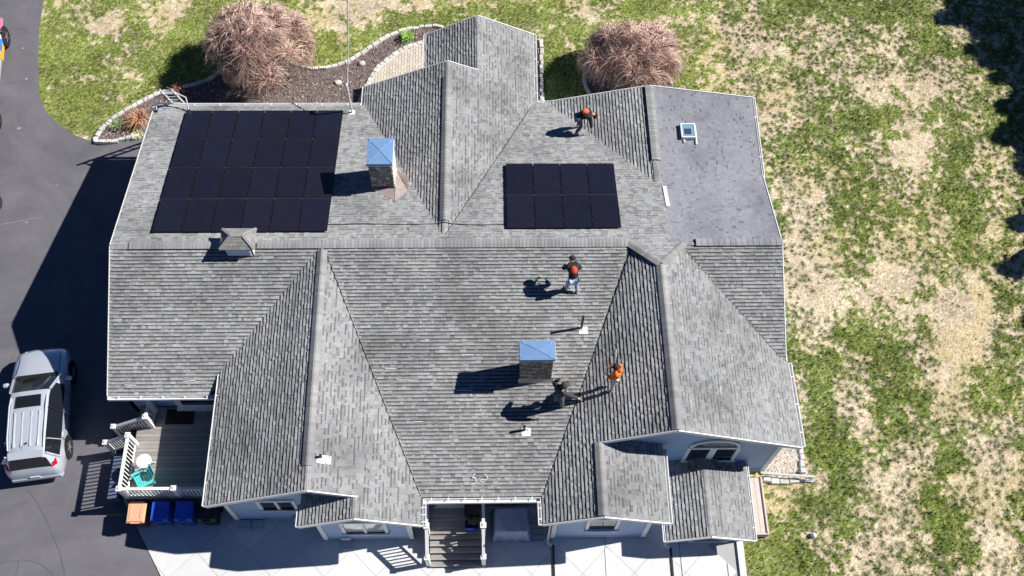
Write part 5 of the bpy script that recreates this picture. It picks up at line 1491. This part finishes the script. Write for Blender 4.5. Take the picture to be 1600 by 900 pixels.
q = MB(); q.box((-.98, -8.5, 1.08), (.5, .48, .34)); q.build('body', M_black, tb2); q = MB(); q.box((-.98, -8.5, 1.27), (.54, .5, .04)); q.build('lid', M_pvframe, tb2)
# covered grill
cv = thing('covered_grill', (.38, -8.9, 0), 'bulky grill under a fitted blue grey cover right of the porch', 'covered grill')
nx2, ny2 = 30, 24
vs, fs = [], []
for i in range(nx2 + 1):
    for j in range(ny2 + 1):
        u, v = i / nx2 * 2 - 1, j / ny2 * 2 - 1
        e_ = max(abs(u), abs(v))
        hgt = 1.02 if e_ < .72 else 1.02 - .95 * ((e_ - .72) / .28) ** .8
        sx = .55 if e_ < .72 else .55 + .15 * ((e_ - .72) / .28)
        x = .35 + u / max(e_, .001) * min(e_ / .72, 1) * .56 + (u / max(e_, .001)) * max(0, (e_ - .72) / .28) * .13 if e_ > 0 else .35
        yv = -8.86 + v / max(e_, .001) * min(e_ / .72, 1) * .42 + (v / max(e_, .001)) * max(0, (e_ - .72) / .28) * .11 if e_ > 0 else -8.86
        wr = .02 * math.sin(u * 9 + v * 4) + .016 * math.sin(v * 13 - u * 3) + .012 * math.sin(u * 23)
        if e_ > .72:
            fo = (.025 * (e_ - .72) / .28) * math.sin((math.atan2(v, u)) * 13) + .008 * math.sin(math.atan2(v, u) * 27)
            x += u * fo; yv += v * fo
        vs.append((x, yv, max(hgt + wr * (1 if e_ < .8 else .3), .05)))
for i in range(nx2):
    for j in range(ny2):
        a = i * (ny2 + 1) + j; fs.append((a, a + ny2 + 1, a + ny2 + 2, a + 1))
q = MB(); q.mesh(vs, fs); q.build('cover', mat('blue_grey_cover', (.34, .38, .52), .65, noise=.08, nscale=5), cv, smooth=True)
for x, yy in ((-.1, -9.2), (.8, -9.2), (-.1, -8.5), (.8, -8.5)):
    q = MB(); q.lathe([(.05, 0), (.05, .05)], (x, yy, .045), 10); q.build('caster', M_black, cv)
tr = thing('wire_trellis', (1.15, -8.9, 0), 'dark wire trellis leaning by the downspout right of the covered grill', 'trellis')
q = MB()
for k in range(4): q.tube([(1.1 + k * .12, -9.35, .05), (1.1 + k * .12, -8.75, .9)], .008, 5)
for k in range(5): f_ = k / 4; q.tube([(1.08, -9.35 + .6 * f_, .05 + .85 * f_), (1.5, -9.35 + .6 * f_, .05 + .85 * f_)], .008, 5)
q.build('wire', M_pvframe, tr)

# ------------------------------------------------------------------ vehicles
M_tyre = mat('tyre_rubber', (.02, .02, .02), .8)
M_rim = mat('alloy_wheel', (.55, .56, .58), .3, metal=.7)
M_red = mat('red_lens', (.55, .01, .015), .15, spec=.8)
M_lens = mat('clear_lens', (.7, .72, .75), .08, spec=.8)
M_cglass = mat('car_glass', (.012, .014, .018), .03, spec=.9)
def wheel(t, x, y, r_=.37, w=.24, spokes=5):
    rot = Matrix.Rotation(R(90), 3, 'Y'); s_ = 1 if x > 0 else -1
    q = MB(); q.lathe([(r_ * .62, -w / 2), (r_ * .95, -w / 2), (r_, -w / 2 + .04), (r_, w / 2 - .04), (r_ * .95, w / 2), (r_ * .62, w / 2)], (x, y, r_), 24, rot=rot); wh = q.build('wheel', M_tyre, t, local=True)
    q = MB()
    q.lathe([(r_ * .64, -.01), (r_ * .66, .02), (r_ * .60, .03)], (x + s_ * (w / 2 - .05), y, r_), 24, rot=rot)
    for k in range(spokes):
        a = k * 2 * math.pi / spokes
        c = Vector((x + s_ * (w / 2 - .02), y, r_)); d = Vector((0, math.cos(a), math.sin(a)))
        q.span(c, c + d * r_ * .62, .03, .075, up=(1, 0, 0))
    q.lathe([(.07, -.02), (.07, .02)], (x + s_ * (w / 2 - .01), y, r_), 12, rot=rot)
    q.build('rim', M_rim, wh, local=True)
def car(loc, yaw, paint, label, ST, glass_side, ws, rear, wheels, name='parked_car', cat='car', roof_parts=True, rails=True, group=None):
    t = thing(name, loc, label, cat, group, yaw)
    # section: list of (x, z) for half body
    def sec(s_):
        y, w, zb, zl, wr, zr = s_
        return [(0, zb), (w * .86, zb), (w * .97, zb + .14), (w, zb + (zl - zb) * .55), (w * .975, zl), (wr, zr - .055), (wr * .86, zr - .012), (wr * .45, zr + .015), (0, zr + .02)]
    rows = [sec(s_) for s_ in ST]
    body, glass, wsg, rg = MB(), [MB(), MB()], MB(), MB()
    ys = [s_[0] for s_ in ST]
    n = len(rows[0])
    for sgn in (1, -1):
        for i in range(len(ST) - 1):
            for k in range(n - 1):
                p = [(sgn * rows[i][k][0], ys[i], rows[i][k][1]), (sgn * rows[i + 1][k][0], ys[i + 1], rows[i + 1][k][1]), (sgn * rows[i + 1][k + 1][0], ys[i + 1], rows[i + 1][k + 1][1]), (sgn * rows[i][k + 1][0], ys[i], rows[i][k + 1][1])]
                if k == 4 and i in glass_side: glass[0 if sgn > 0 else 1].poly(p)
                elif k >= 5 and i in ws: wsg.poly(p)
                elif k >= 5 and i in rear: rg.poly(p)
                else: body.poly(p)
        for i in (0, len(ST) - 1):
            body.poly([(sgn * x, ys[i], z) for x, z in rows[i]])
    def weld(o):
        bm = bmesh.new(); bm.from_mesh(o.data); bmesh.ops.remove_doubles(bm, verts=bm.verts, dist=.0005); bmesh.ops.recalc_face_normals(bm, faces=bm.faces)
        for f in bm.faces: f.smooth = True
        bm.to_mesh(o.data); bm.free()
        return o
    bo = weld(body.build('body', paint, t, local=True))
    for g_ in glass: weld(g_.build('side_window', M_cglass, t, local=True))
    weld(wsg.build('windshield', M_cglass, t, local=True)); weld(rg.build('rear_window', M_cglass, t, local=True))
    for (x, y, r_) in wheels:
        wheel(t, x, y, r_); wheel(t, -x, y, r_)
        for s_ in (-1, 1):
            q = MB(); q.lathe([(r_ + .06, -.05), (r_ + .065, .06), (r_ + .02, .07)], (s_ * (x + .055), y, r_ + .01), 24, rot=Matrix.Rotation(R(90), 3, 'Y')); q.build('wheel_arch', M_black, bo, local=True)
    return t, bo
M_silver = mat('silver_car_paint', (.70, .74, .81), .2, metal=.4, coat=1.0)
STV = [(2.46, .50, .42, .60, .40, .64), (2.40, .76, .32, .70, .62, .76), (2.22, .90, .24, .80, .74, .90), (1.85, .955, .2, .90, .80, 1.02), (1.42, .97, .2, .97, .82, 1.09), (1.12, .975, .2, 1.0, .82, 1.14),
       (.72, .98, .2, 1.02, .74, 1.42), (.38, .98, .2, 1.03, .68, 1.63), (.1, .98, .2, 1.03, .67, 1.70), (-.7, .985, .2, 1.04, .665, 1.735), (-1.5, .98, .2, 1.06, .64, 1.71), (-1.95, .965, .2, 1.08, .615, 1.64),
       (-2.12, .95, .22, 1.08, .63, 1.52), (-2.34, .91, .28, 1.0, .72, 1.13), (-2.44, .87, .34, .88, .74, .98), (-2.50, .80, .40, .70, .66, .74)]
c0 = (-16.60, -4.62, .03)
suv, sb_ = car(c0, math.atan2(.60, 4.6), M_silver, 'silver sport utility vehicle with sunroof parked on the driveway beside the deck', STV, (6, 7, 8, 9, 10), (5, 6), (12,), ((.87, 1.50, .37), (.87, -1.42, .37)), group=None, name='parked_suv')
def cp(name, mt, f, par=None):
    q = MB(); f(q); return q.build(name, mt, par or suv, local=True)
cp('sunroof', M_cglass, lambda q: q.hexa([(-.44, -.28, 1.725), (.44, -.28, 1.725), (.42, .17, 1.715), (-.42, .17, 1.715), (-.44, -.28, 1.765), (.44, -.28, 1.765), (.42, .17, 1.738), (-.42, .17, 1.738)]))
for x in (-.42, -.15, .15, .42): cp('roof_rib', M_silver, lambda q, x=x: q.span((x, -.45, 1.762), (x * .97, -1.72, 1.728), .035, .02))
for s_ in (-1, 1):
    cp('roof_rail', M_alu, lambda q: q.tube([(s_ * .62, .15, 1.70), (s_ * .63, -.2, 1.76), (s_ * .62, -1.4, 1.75), (s_ * .6, -1.8, 1.68)], .022, 6))
    cp('pillar', M_silver, lambda q: q.span((s_ * .83, 1.12, 1.13), (s_ * .69, .38, 1.635), .07, .05)); cp('pillar', M_silver, lambda q: q.span((s_ * .95, -1.38, 1.08), (s_ * .67, -1.5, 1.66), .10, .03, up=(0, 1, 0)))
    cp('pillar', M_black, lambda q: q.span((s_ * .96, -.35, 1.05), (s_ * .69, -.35, 1.69), .06, .03, up=(0, 1, 0))); cp('pillar', M_silver, lambda q: q.span((s_ * .955, -2.02, 1.09), (s_ * .64, -2.0, 1.60), .16, .04, up=(0, 1, 0)))
    cp('wing_mirror', M_silver, lambda q: (q.lathe([(.02, -.12), (.085, -.07), (.095, .03), (.06, .11), (.02, .13)], (s_ * 1.10, .95, 1.08), 10, rot=Matrix.Rotation(R(90), 3, 'Y')), q.span((s_ * .93, .95, 1.04), (s_ * 1.08, .95, 1.06), .06, .04)))
    cp('taillight', M_red, lambda q: q.hexa([(s_ * .70, -2.40, .86), (s_ * .90, -2.26, .86), (s_ * .93, -2.12, .90), (s_ * .76, -2.36, .92), (s_ * .69, -2.38, 1.05), (s_ * .86, -2.24, 1.10), (s_ * .86, -2.08, 1.22), (s_ * .74, -2.26, 1.20)]))
    cp('headlight', M_lens, lambda q: q.hexa([(s_ * .60, 2.40, .66), (s_ * .86, 2.18, .66), (s_ * .91, 1.95, .76), (s_ * .66, 2.25, .76), (s_ * .60, 2.38, .76), (s_ * .83, 2.16, .82), (s_ * .86, 1.95, .90), (s_ * .66, 2.20, .86)]))
    cp('door_handle', M_silver, lambda q: (q.box((s_ * .985, -.25, .96), (.03, .18, .035)), q.box((s_ * .985, -1.15, .97), (.03, .18, .035))))
    cp('door_gap', M_black, lambda q: (q.box((s_ * .978, .52, .68), (.012, .014, .66)), q.box((s_ * .984, -.42, .70), (.012, .014, .68)), q.box((s_ * .979, -1.30, .82), (.012, .014, .42))))
cp('bonnet_gap', M_black, lambda q: (q.span((-.70, 2.1, .965), (-.76, 1.3, 1.115), .012, .012), q.span((.70, 2.1, .965), (.76, 1.3, 1.115), .012, .012)))
cp('wiper', M_black, lambda q: (q.span((-.1, 1.14, 1.17), (-.62, .98, 1.27), .03, .015), q.span((.55, 1.14, 1.17), (.05, .98, 1.28), .03, .015)))
cp('cowl', M_black, lambda q: q.hexa([(-.74, 1.10, 1.135), (.74, 1.10, 1.135), (.72, 1.24, 1.125), (-.72, 1.24, 1.125), (-.74, 1.10, 1.168), (.74, 1.10, 1.168), (.72, 1.24, 1.142), (-.72, 1.24, 1.142)]))
cp('grille', M_black, lambda q: q.box((0, 2.455, .56), (.8, .03, .16)))
cp('number_plate', M_white, lambda q: q.box((0, -2.51, .66), (.32, .02, .16)))
cp('rear_bumper', M_silver, lambda q: q.hexa([(-.84, -2.52, .42), (.84, -2.52, .42), (.9, -2.36, .42), (-.9, -2.36, .42), (-.82, -2.53, .62), (.82, -2.53, .62), (.88, -2.36, .64), (-.88, -2.36, .64)]))
cp('rear_spoiler', M_silver, lambda q: q.hexa([(-.60, -2.12, 1.60), (.60, -2.12, 1.60), (.62, -1.9, 1.66), (-.62, -1.9, 1.66), (-.58, -2.14, 1.63), (.58, -2.14, 1.63), (.60, -1.9, 1.685), (-.60, -1.9, 1.685)]))
cp('aerial', M_black, lambda q: (q.lathe([(.035, 0), (.02, .05), (.005, .09)], (.04, -1.62, 1.735), 8), q.span((.04, -1.62, 1.80), (.04, -1.78, 1.86), .01, .01)))

# wrapped van, only its right flank in the picture
M_wrap = mat('white_van_paint', (.78, .77, .76), .3, coat=.5)
STN = [(3.05, .6, .45, .7, .5, .8), (2.95, .88, .35, .85, .72, .95), (2.6, .97, .25, 1.0, .82, 1.12), (2.1, 1.0, .25, 1.08, .86, 1.22), (1.6, 1.0, .25, 1.1, .82, 1.65), (1.15, 1.0, .25, 1.1, .80, 1.95), (.6, 1.0, .25, 1.15, .82, 2.05), (-1.4, 1.0, .25, 1.2, .82, 2.08), (-2.7, 1.0, .25, 1.2, .82, 2.06), (-2.98, .98, .3, 1.2, .8, 2.0), (-3.05, .95, .35, 1.1, .78, 1.9)]
vx, vyaw = (-22.42, 10.72, .03), math.atan2(.58, 4.49)
van, vb = car(vx, vyaw, M_wrap, 'white van wrapped in red, pink, blue and orange graphics parked at the left edge', STN, (4, 5), (3, 4), (), ((.93, 2.26, .40), (.93, -2.26, .40)), name='wrapped_van', cat='van')
for nm, colr, pts in (('red', (.70, .03, .05), [(-2.9, .35), (-1.9, .35), (-1.9, .52), (-2.9, .5)]), ('pink', (.80, .20, .35), [(2.6, .75), (2.93, .8), (2.85, 1.0), (2.1, 1.0)]), ('blue', (.05, .25, .65), [(1.2, .6), (1.9, .62), (1.7, .95), (1.1, .9)]),
                      ('orange', (.95, .42, .04), [(.9, .35), (1.7, .38), (1.5, .75), (.8, .8)]), ('pink', (.8, .25, .35), [(-1.6, .4), (-.9, .42), (-1.0, .5), (-1.7, .5)]), ('blue', (.1, .3, .7), [(-.4, .65), (.5, .6), (.4, .9), (-.3, .95)])):
    q = MB(); f_ = [(1.004 + .002 * i, y, z) for i, (y, z) in enumerate(pts)]
    q.mesh([(1.0, y, z) for y, z in pts] + [(1.012, y, z) for y, z in pts], [(0, 1, 2, 3), (7, 6, 5, 4), (0, 4, 5, 1), (1, 5, 6, 2), (2, 6, 7, 3), (3, 7, 4, 0)])
    q.build('graphic_panel', mat('wrap_' + nm, colr, .35), van, local=True)
q = MB(); q.lathe([(.02, -.14), (.10, -.08), (.11, .05), (.03, .13)], (1.16, 1.75, 1.25), 10, rot=Matrix.Rotation(R(90), 3, 'Y')); q.build('wing_mirror', M_black, van, local=True)
q = MB(); q.hexa([(.75, 2.75, .8), (.93, 2.5, .8), (.96, 2.35, .9), (.8, 2.7, .9), (.75, 2.74, .95), (.9, 2.5, .98), (.92, 2.35, 1.04), (.8, 2.68, 1.0)]); q.build('headlight', M_lens, van, local=True)
q = MB(); q.box((.97, -2.98, 1.0), (.08, .12, .4)); q.build('taillight', M_red, van, local=True)
# small trailer with an outboard wheel
trl = thing('utility_trailer', (-21.13, 4.4, 0), 'small utility trailer whose wheel just shows at the left edge', 'trailer')
q = MB(); q.box((-21.13, 4.4, .5), (1.3, 2.6, .06)); q.build('bed', M_deckdark, trl)
q = MB()
for s_ in (-1, 1): q.box((-21.13 + s_ * .64, 4.4, .68), (.04, 2.6, .3))
q.box((-21.13, 3.12, .68), (1.3, .04, .3)); q.build('side_panel', M_pvframe, trl)
q = MB(); q.span((-21.13, 5.7, .46), (-21.13, 6.9, .46), .08, .08); q.build('tongue', M_pvframe, trl)
for s_ in (-1, 1):
    q = MB(); q.lathe([(.15, -.09), (.28, -.09), (.3, -.05), (.3, .05), (.28, .09), (.15, .09)], (-21.13 + s_ * .84, 4.5, .3), 20, rot=Matrix.Rotation(R(90), 3, 'Y')); w_ = q.build('wheel', M_tyre, trl)
    q = MB(); q.lathe([(.155, -.02), (.05, .04)], (-21.13 + s_ * .90, 4.5, .3), 16, rot=Matrix.Rotation(R(90), 3, 'Y')); q.build('rim', M_rim, w_)

# ------------------------------------------------------------------ people
def skinned(name, nodes, edges, mt, parent, sub=1, extra_roots=()):
    """nodes: list of (pos, radius)"""
    me_ = bpy.data.meshes.new(name)
    me_.from_pydata([tuple(p) for p, r_ in nodes], edges, [])
    me_.materials.append(mt)
    o = bpy.data.objects.new(name, me_); col.objects.link(o)
    if parent is not None: o.parent = parent
    md = o.modifiers.new('skin', 'SKIN')
    md.use_smooth_shade = True
    sv = me_.skin_vertices[0].data
    # one root for every connected chain
    par = list(range(len(nodes)))
    def fd(a):
        while par[a] != a: a = par[a]
        return a
    for a, b_ in edges: par[fd(b_)] = fd(a)
    roots = {fd(i): None for i in range(len(nodes))}
    seen = set()
    for i, (p, r_) in enumerate(nodes):
        rr_ = r_ if isinstance(r_, tuple) else (r_, r_)
        sv[i].radius = rr_
        k = fd(i)
        sv[i].use_root = (k not in seen)
        seen.add(k)
    sd = o.modifiers.new('sub', 'SUBSURF'); sd.levels = sub; sd.render_levels = sub
    return o
def V3(*a): return Vector(a)
M_skin = mat('skin', (.55, .33, .24), .55)
def person(loc, yaw, J, label, top, trousers, shoes, hat=None, hood=False, pack=None, hat_brim=False, extra=None, slope_dz=None):
    t = thing('person', loc, label, 'person', None, yaw)
    J = {k: Vector(v) for k, v in J.items()}
    nodes, edges, ix = [], [], {}
    def nd(k, p, r_): ix[k] = len(nodes); nodes.append((p, r_)); return ix[k]
    def eg(a, b_): edges.append((ix[a], ix[b_]))
    nd('pel', J['pel'], .115); nd('sp', J['sp'], .11); nd('ch', J['ch'], .13); nd('nk', J['nk'], .055)
    hd = J['hd']; dirh = (hd - J['nk']).normalized()
    nd('jaw', J['nk'].lerp(hd, .55), .07); nd('hd', hd, .098); nd('cr', hd + dirh * .07, .072)
    eg('pel', 'sp'); eg('sp', 'ch'); eg('ch', 'nk'); eg('nk', 'jaw'); eg('jaw', 'hd'); eg('hd', 'cr')
    fwd = J.get('face', Vector((0, 1, 0))).normalized()
    for s_ in 'LR':
        nd('sh' + s_, J['sh' + s_], .062); nd('el' + s_, J['el' + s_], .045); nd('wr' + s_, J['wr' + s_], .03)
        hdv = (J['wr' + s_] - J['el' + s_]).normalized()
        nd('pm' + s_, J['wr' + s_] + hdv * .06, (.04, .022))
        eg('ch', 'sh' + s_); eg('sh' + s_, 'el' + s_); eg('el' + s_, 'wr' + s_); eg('wr' + s_, 'pm' + s_)
        nd('hp' + s_, J['hp' + s_], .095); nd('kn' + s_, J['kn' + s_], .062); nd('an' + s_, J['an' + s_], .042); nd('to' + s_, J['to' + s_], .04)
        eg('pel', 'hp' + s_); eg('hp' + s_, 'kn' + s_); eg('kn' + s_, 'an' + s_); eg('an' + s_, 'to' + s_)
        # fingers
        sd = hdv.cross(Vector((0, 0, 1)));
        if sd.length < .1: sd = Vector((1, 0, 0))
        sd.normalize(); dn = sd.cross(hdv)
        base = J['wr' + s_] + hdv * .075
        for fi, (off, ln) in enumerate(((-.03, .062), (-.01, .075), (.01, .07), (.03, .055))):
            a = nd(f'f{s_}{fi}a', base + sd * off, .011); b_ = nd(f'f{s_}{fi}b', base + sd * off * 1.15 + hdv * ln * .55 - dn * .008, .009); c = nd(f'f{s_}{fi}c', base + sd * off * 1.2 + hdv * ln * .9 - dn * .035, .008)
            edges.append((a, b_)); edges.append((b_, c))
        a = nd(f't{s_}a', J['wr' + s_] + hdv * .03 - sd * .025, .012); b_ = nd(f't{s_}b', J['wr' + s_] + hdv * .06 - sd * .055 - dn * .01, .010); c = nd(f't{s_}c', J['wr' + s_] + hdv * .09 - sd * .055 - dn * .03, .009)
        edges.append((a, b_)); edges.append((b_, c))
    # nose and ears
    a = nd('n0', hd + fwd * .08 - dirh * .01, .014); b_ = nd('n1', hd + fwd * .115 - dirh * .03, .012); edges.append((a, b_))
    sdv = fwd.cross(dirh).normalized()
    for s_ in (-1, 1):
        a = nd(f'e{s_}', hd + sdv * s_ * .09 - dirh * .005, .014); b_ = nd(f'e{s_}b', hd + sdv * s_ * .10 - dirh * .035, .012); edges.append((a, b_))
    skinned('body', nodes, edges, M_skin, t)
    q = MB()
    for s_ in (-1, 1): q.lathe([(.002, -.012), (.011, -.006), (.012, 0), (.011, .006), (.002, .012)], hd + fwd * .092 + sdv * s_ * .032 + dirh * .008, 8)
    q.build('eyes', M_black, t, local=True)
    q = MB(); q.box(hd + fwd * .098 - dirh * .06, (.05, .02, .01)); q.build('mouth', mat('lips', (.35, .12, .1), .6), t, local=True)
    # jacket
    mj = top
    nj = [(J['pel'] + Vector((0, 0, 0)), .175), (J['sp'], .175), (J['ch'], .19), (J['nk'] * .7 + J['ch'] * .3, .085)]; ej = [(0, 1), (1, 2), (2, 3)]
    for s_ in 'LR':
        k = len(nj); w_ = J['wr' + s_].lerp(J['el' + s_], .12)
        nj += [(J['sh' + s_], .10), (J['el' + s_], .078), (w_, .055)]; ej += [(2, k), (k, k + 1), (k + 1, k + 2)]
    skinned('jacket', nj, ej, mj, t)
    # trousers
    nt_ = [(J['pel'] + Vector((0, 0, -.01)), .135)]; et = []
    for s_ in 'LR':
        k = len(nt_); a_ = J['an' + s_].lerp(J['kn' + s_], .1)
        nt_ += [(J['hp' + s_], .115), (J['kn' + s_], .082), (a_, .066)]; et += [(0, k), (k, k + 1), (k + 1, k + 2)]
    skinned('trousers', nt_, et, trousers, t)
    for s_ in 'LR':
        f_ = (J['to' + s_] - J['an' + s_]); f_.z = 0; f_.normalize()
        skinned('boot', [(J['an' + s_] - f_ * .04 + Vector((0, 0, -.02)), .055), (J['to' + s_].lerp(J['an' + s_], .4) + Vector((0, 0, -.01)), .048), (J['to' + s_], .044)], [(0, 1), (1, 2)], shoes, t)
    if hat:
        q = MB(); ax_ = dirh.to_track_quat('Z', 'Y').to_matrix()
        q.lathe([(.118, -.01), (.122, .03), (.108, .075), (.07, .115), (.02, .13), (.001, .132)], hd, 18, rot=ax_)
        if hat_brim:
            q.hexa([hd + dirh * .015 + fwd * .09 - sdv * .08, hd + dirh * .015 + fwd * .09 + sdv * .08, hd + dirh * .0 + fwd * .20 + sdv * .05, hd + dirh * .0 + fwd * .20 - sdv * .05,
                    hd + dirh * .03 + fwd * .09 - sdv * .08, hd + dirh * .03 + fwd * .09 + sdv * .08, hd + dirh * .012 + fwd * .20 + sdv * .05, hd + dirh * .012 + fwd * .20 - sdv * .05])
        q.build('cap', hat, t, local=True, smooth=True)
    else:
        q = MB(); ax_ = dirh.to_track_quat('Z', 'Y').to_matrix(); q.lathe([(.108, -.02), (.115, .03), (.10, .075), (.06, .11), (.001, .122)], hd - fwd * .012, 16, rot=ax_); q.build('hair', mat('dark_hair', (.02, .015, .012), .7), t, local=True, smooth=True)
    if hood:
        back = -fwd
        skinned('hood', [(J['nk'] + back * .05 - sdv * .09, .06), (J['nk'] + back * .12, .085), (J['nk'] + back * .05 + sdv * .09, .06)], [(0, 1), (1, 2)], top, t)
    if pack:
        bk = J['packdir'].normalized(); c = J['ch'].lerp(J['sp'], .35) + bk * .19
        up = (J['ch'] - J['sp']).normalized()
        o = skinned('backpack', [(c - up * .16, (.13, .09)), (c, (.15, .11)), (c + up * .15, (.10, .08))], [(0, 1), (1, 2)], pack, t)
        q = MB()
        for s_ in 'LR': q.tube([J['sh' + s_].lerp(J['nk'], .35) + up * .07 + bk * .05, J['sh' + s_].lerp(J['nk'], .35) + up * .03 - bk * .16, J['sp'].lerp(J['sh' + s_], .4) - bk * .16], .022, 6)
        q.build('strap', M_black, t, local=True)
    if extra: extra(t, J)
    return t
STAND = dict(pel=(0, 0, .95), sp=(0, .01, 1.13), ch=(0, 0, 1.33), nk=(0, .01, 1.49), hd=(0, .04, 1.62),
             shL=(-.185, 0, 1.42), shR=(.185, 0, 1.42), elL=(-.27, .02, 1.14), elR=(.27, .02, 1.14), wrL=(-.28, .14, .92), wrR=(.28, .14, .92),
             hpL=(-.095, 0, .90), hpR=(.095, 0, .90), knL=(-.12, .03, .50), knR=(.12, .03, .50), anL=(-.13, 0, .10), anR=(.13, 0, .10), toL=(-.15, .16, .045), toR=(.15, .16, .045), packdir=(0, -1, .1))
fab = lambda n, c, **k: mat(n, c, .85, noise=.15, nscale=12, **k)
# worker 3: orange hooded jacket, facing left
J = dict(STAND, elL=(-.24, .12, 1.16), wrL=(-.14, .30, 1.12), elR=(.24, .10, 1.16), wrR=(.12, .30, 1.14), hd=(0, .07, 1.62), anL=(-.16, .02, .02), anR=(.12, -.04, .22), toL=(-.17, .18, -.04), toR=(.13, .12, .16), knR=(.12, .05, .58))
person((3.75, -5.28, 4.17), R(70), J, 'worker in bright orange hooded jacket, pale trousers and dark beanie on the shaded slope', fab('orange_fleece', (1.0, .19, .02)), fab('pale_trousers', (.55, .53, .50)), fab('pale_boots', (.60, .58, .55)), hat=fab('dark_beanie', (.03, .025, .03)), hood=True)
# worker 4: dark clothes, right arm stretched out, left arm raised
J = dict(STAND, elR=(.40, .16, 1.30), wrR=(.58, .30, 1.18), elL=(-.36, .06, 1.24), wrL=(-.26, .26, 1.46), sp=(.01, .03, 1.13), ch=(.02, .07, 1.32), nk=(.02, .10, 1.48), hd=(.03, .14, 1.60),
         anL=(-.14, .0, .06), anR=(.14, .06, .06), toL=(-.19, .15, .0), toR=(.17, .22, .0))
person((1.92, -5.70, 3.60), R(-48), J, 'worker in charcoal jacket and grey trousers with one arm stretched out beside the front chimney', fab('charcoal_jacket', (.045, .048, .06)), fab('grey_trousers', (.13, .14, .17)), fab('black_boots', (.02, .02, .02)), hat=fab('charcoal_cap', (.05, .05, .055)), hat_brim=True)
# worker 2: leaning forward away from us, red pouch on the back, light jeans
J = dict(STAND, pel=(0, .0, .88), sp=(0, .13, 1.03), ch=(0, .30, 1.16), nk=(0, .43, 1.27), hd=(.03, .53, 1.35), face=(0, .75, -.6), shL=(-.185, .34, 1.24), shR=(.185, .34, 1.24), elL=(-.30, .40, 1.0), wrL=(-.14, .58, .98), elR=(.30, .32, .96), wrR=(.16, .52, .92),
         hpL=(-.1, .0, .84), hpR=(.1, 0, .84), knL=(-.16, .10, .46), knR=(.13, .06, .46), anL=(-.20, .08, .08), anR=(.15, -.12, .04), toL=(-.23, .24, .05), toR=(.17, .04, -.02), packdir=(0, -.5, .85))
person((2.52, -1.75, 4.30), R(10), J, 'worker in black jacket with red backpack and light jeans leaning forward near the main ridge', fab('black_jacket', (.02, .02, .024)), fab('light_jeans', (.34, .42, .56)), fab('tan_boots', (.45, .30, .22)), hat=fab('black_beanie', (.02, .02, .022)), pack=fab('red_pack', (.60, .07, .04)))
# worker 1: bent double, hands on the back slope, facing right
J = dict(STAND, pel=(0, -.02, .84), sp=(0, .14, .95), ch=(0, .33, .96), nk=(0, .48, .93), hd=(.04, .60, .86), face=(0, .5, -.85), shL=(-.18, .38, .96), shR=(.18, .38, .96), elL=(-.24, .46, .68), wrL=(-.22, .52, .42), elR=(.26, .42, .66), wrR=(.28, .46, .36),
         hpL=(-.1, -.02, .80), hpR=(.1, -.02, .80), knL=(-.16, .14, .44), knR=(.16, .08, .44), anL=(-.18, .02, .06), anR=(.20, -.14, .08), toL=(-.2, .19, .02), toR=(.22, .03, .04), packdir=(0, -.2, 1))
person((3.12, 5.78, 3.38), R(-80), J, 'worker in dark clothes with orange red backpack bent double on the back slope', fab('dark_jacket', (.025, .018, .022)), fab('slate_jeans', (.10, .13, .19)), fab('grey_boots', (.40, .38, .36)), hat=fab('dark_red_beanie', (.06, .02, .025)), pack=fab('orange_red_pack', (.80, .16, .08)))
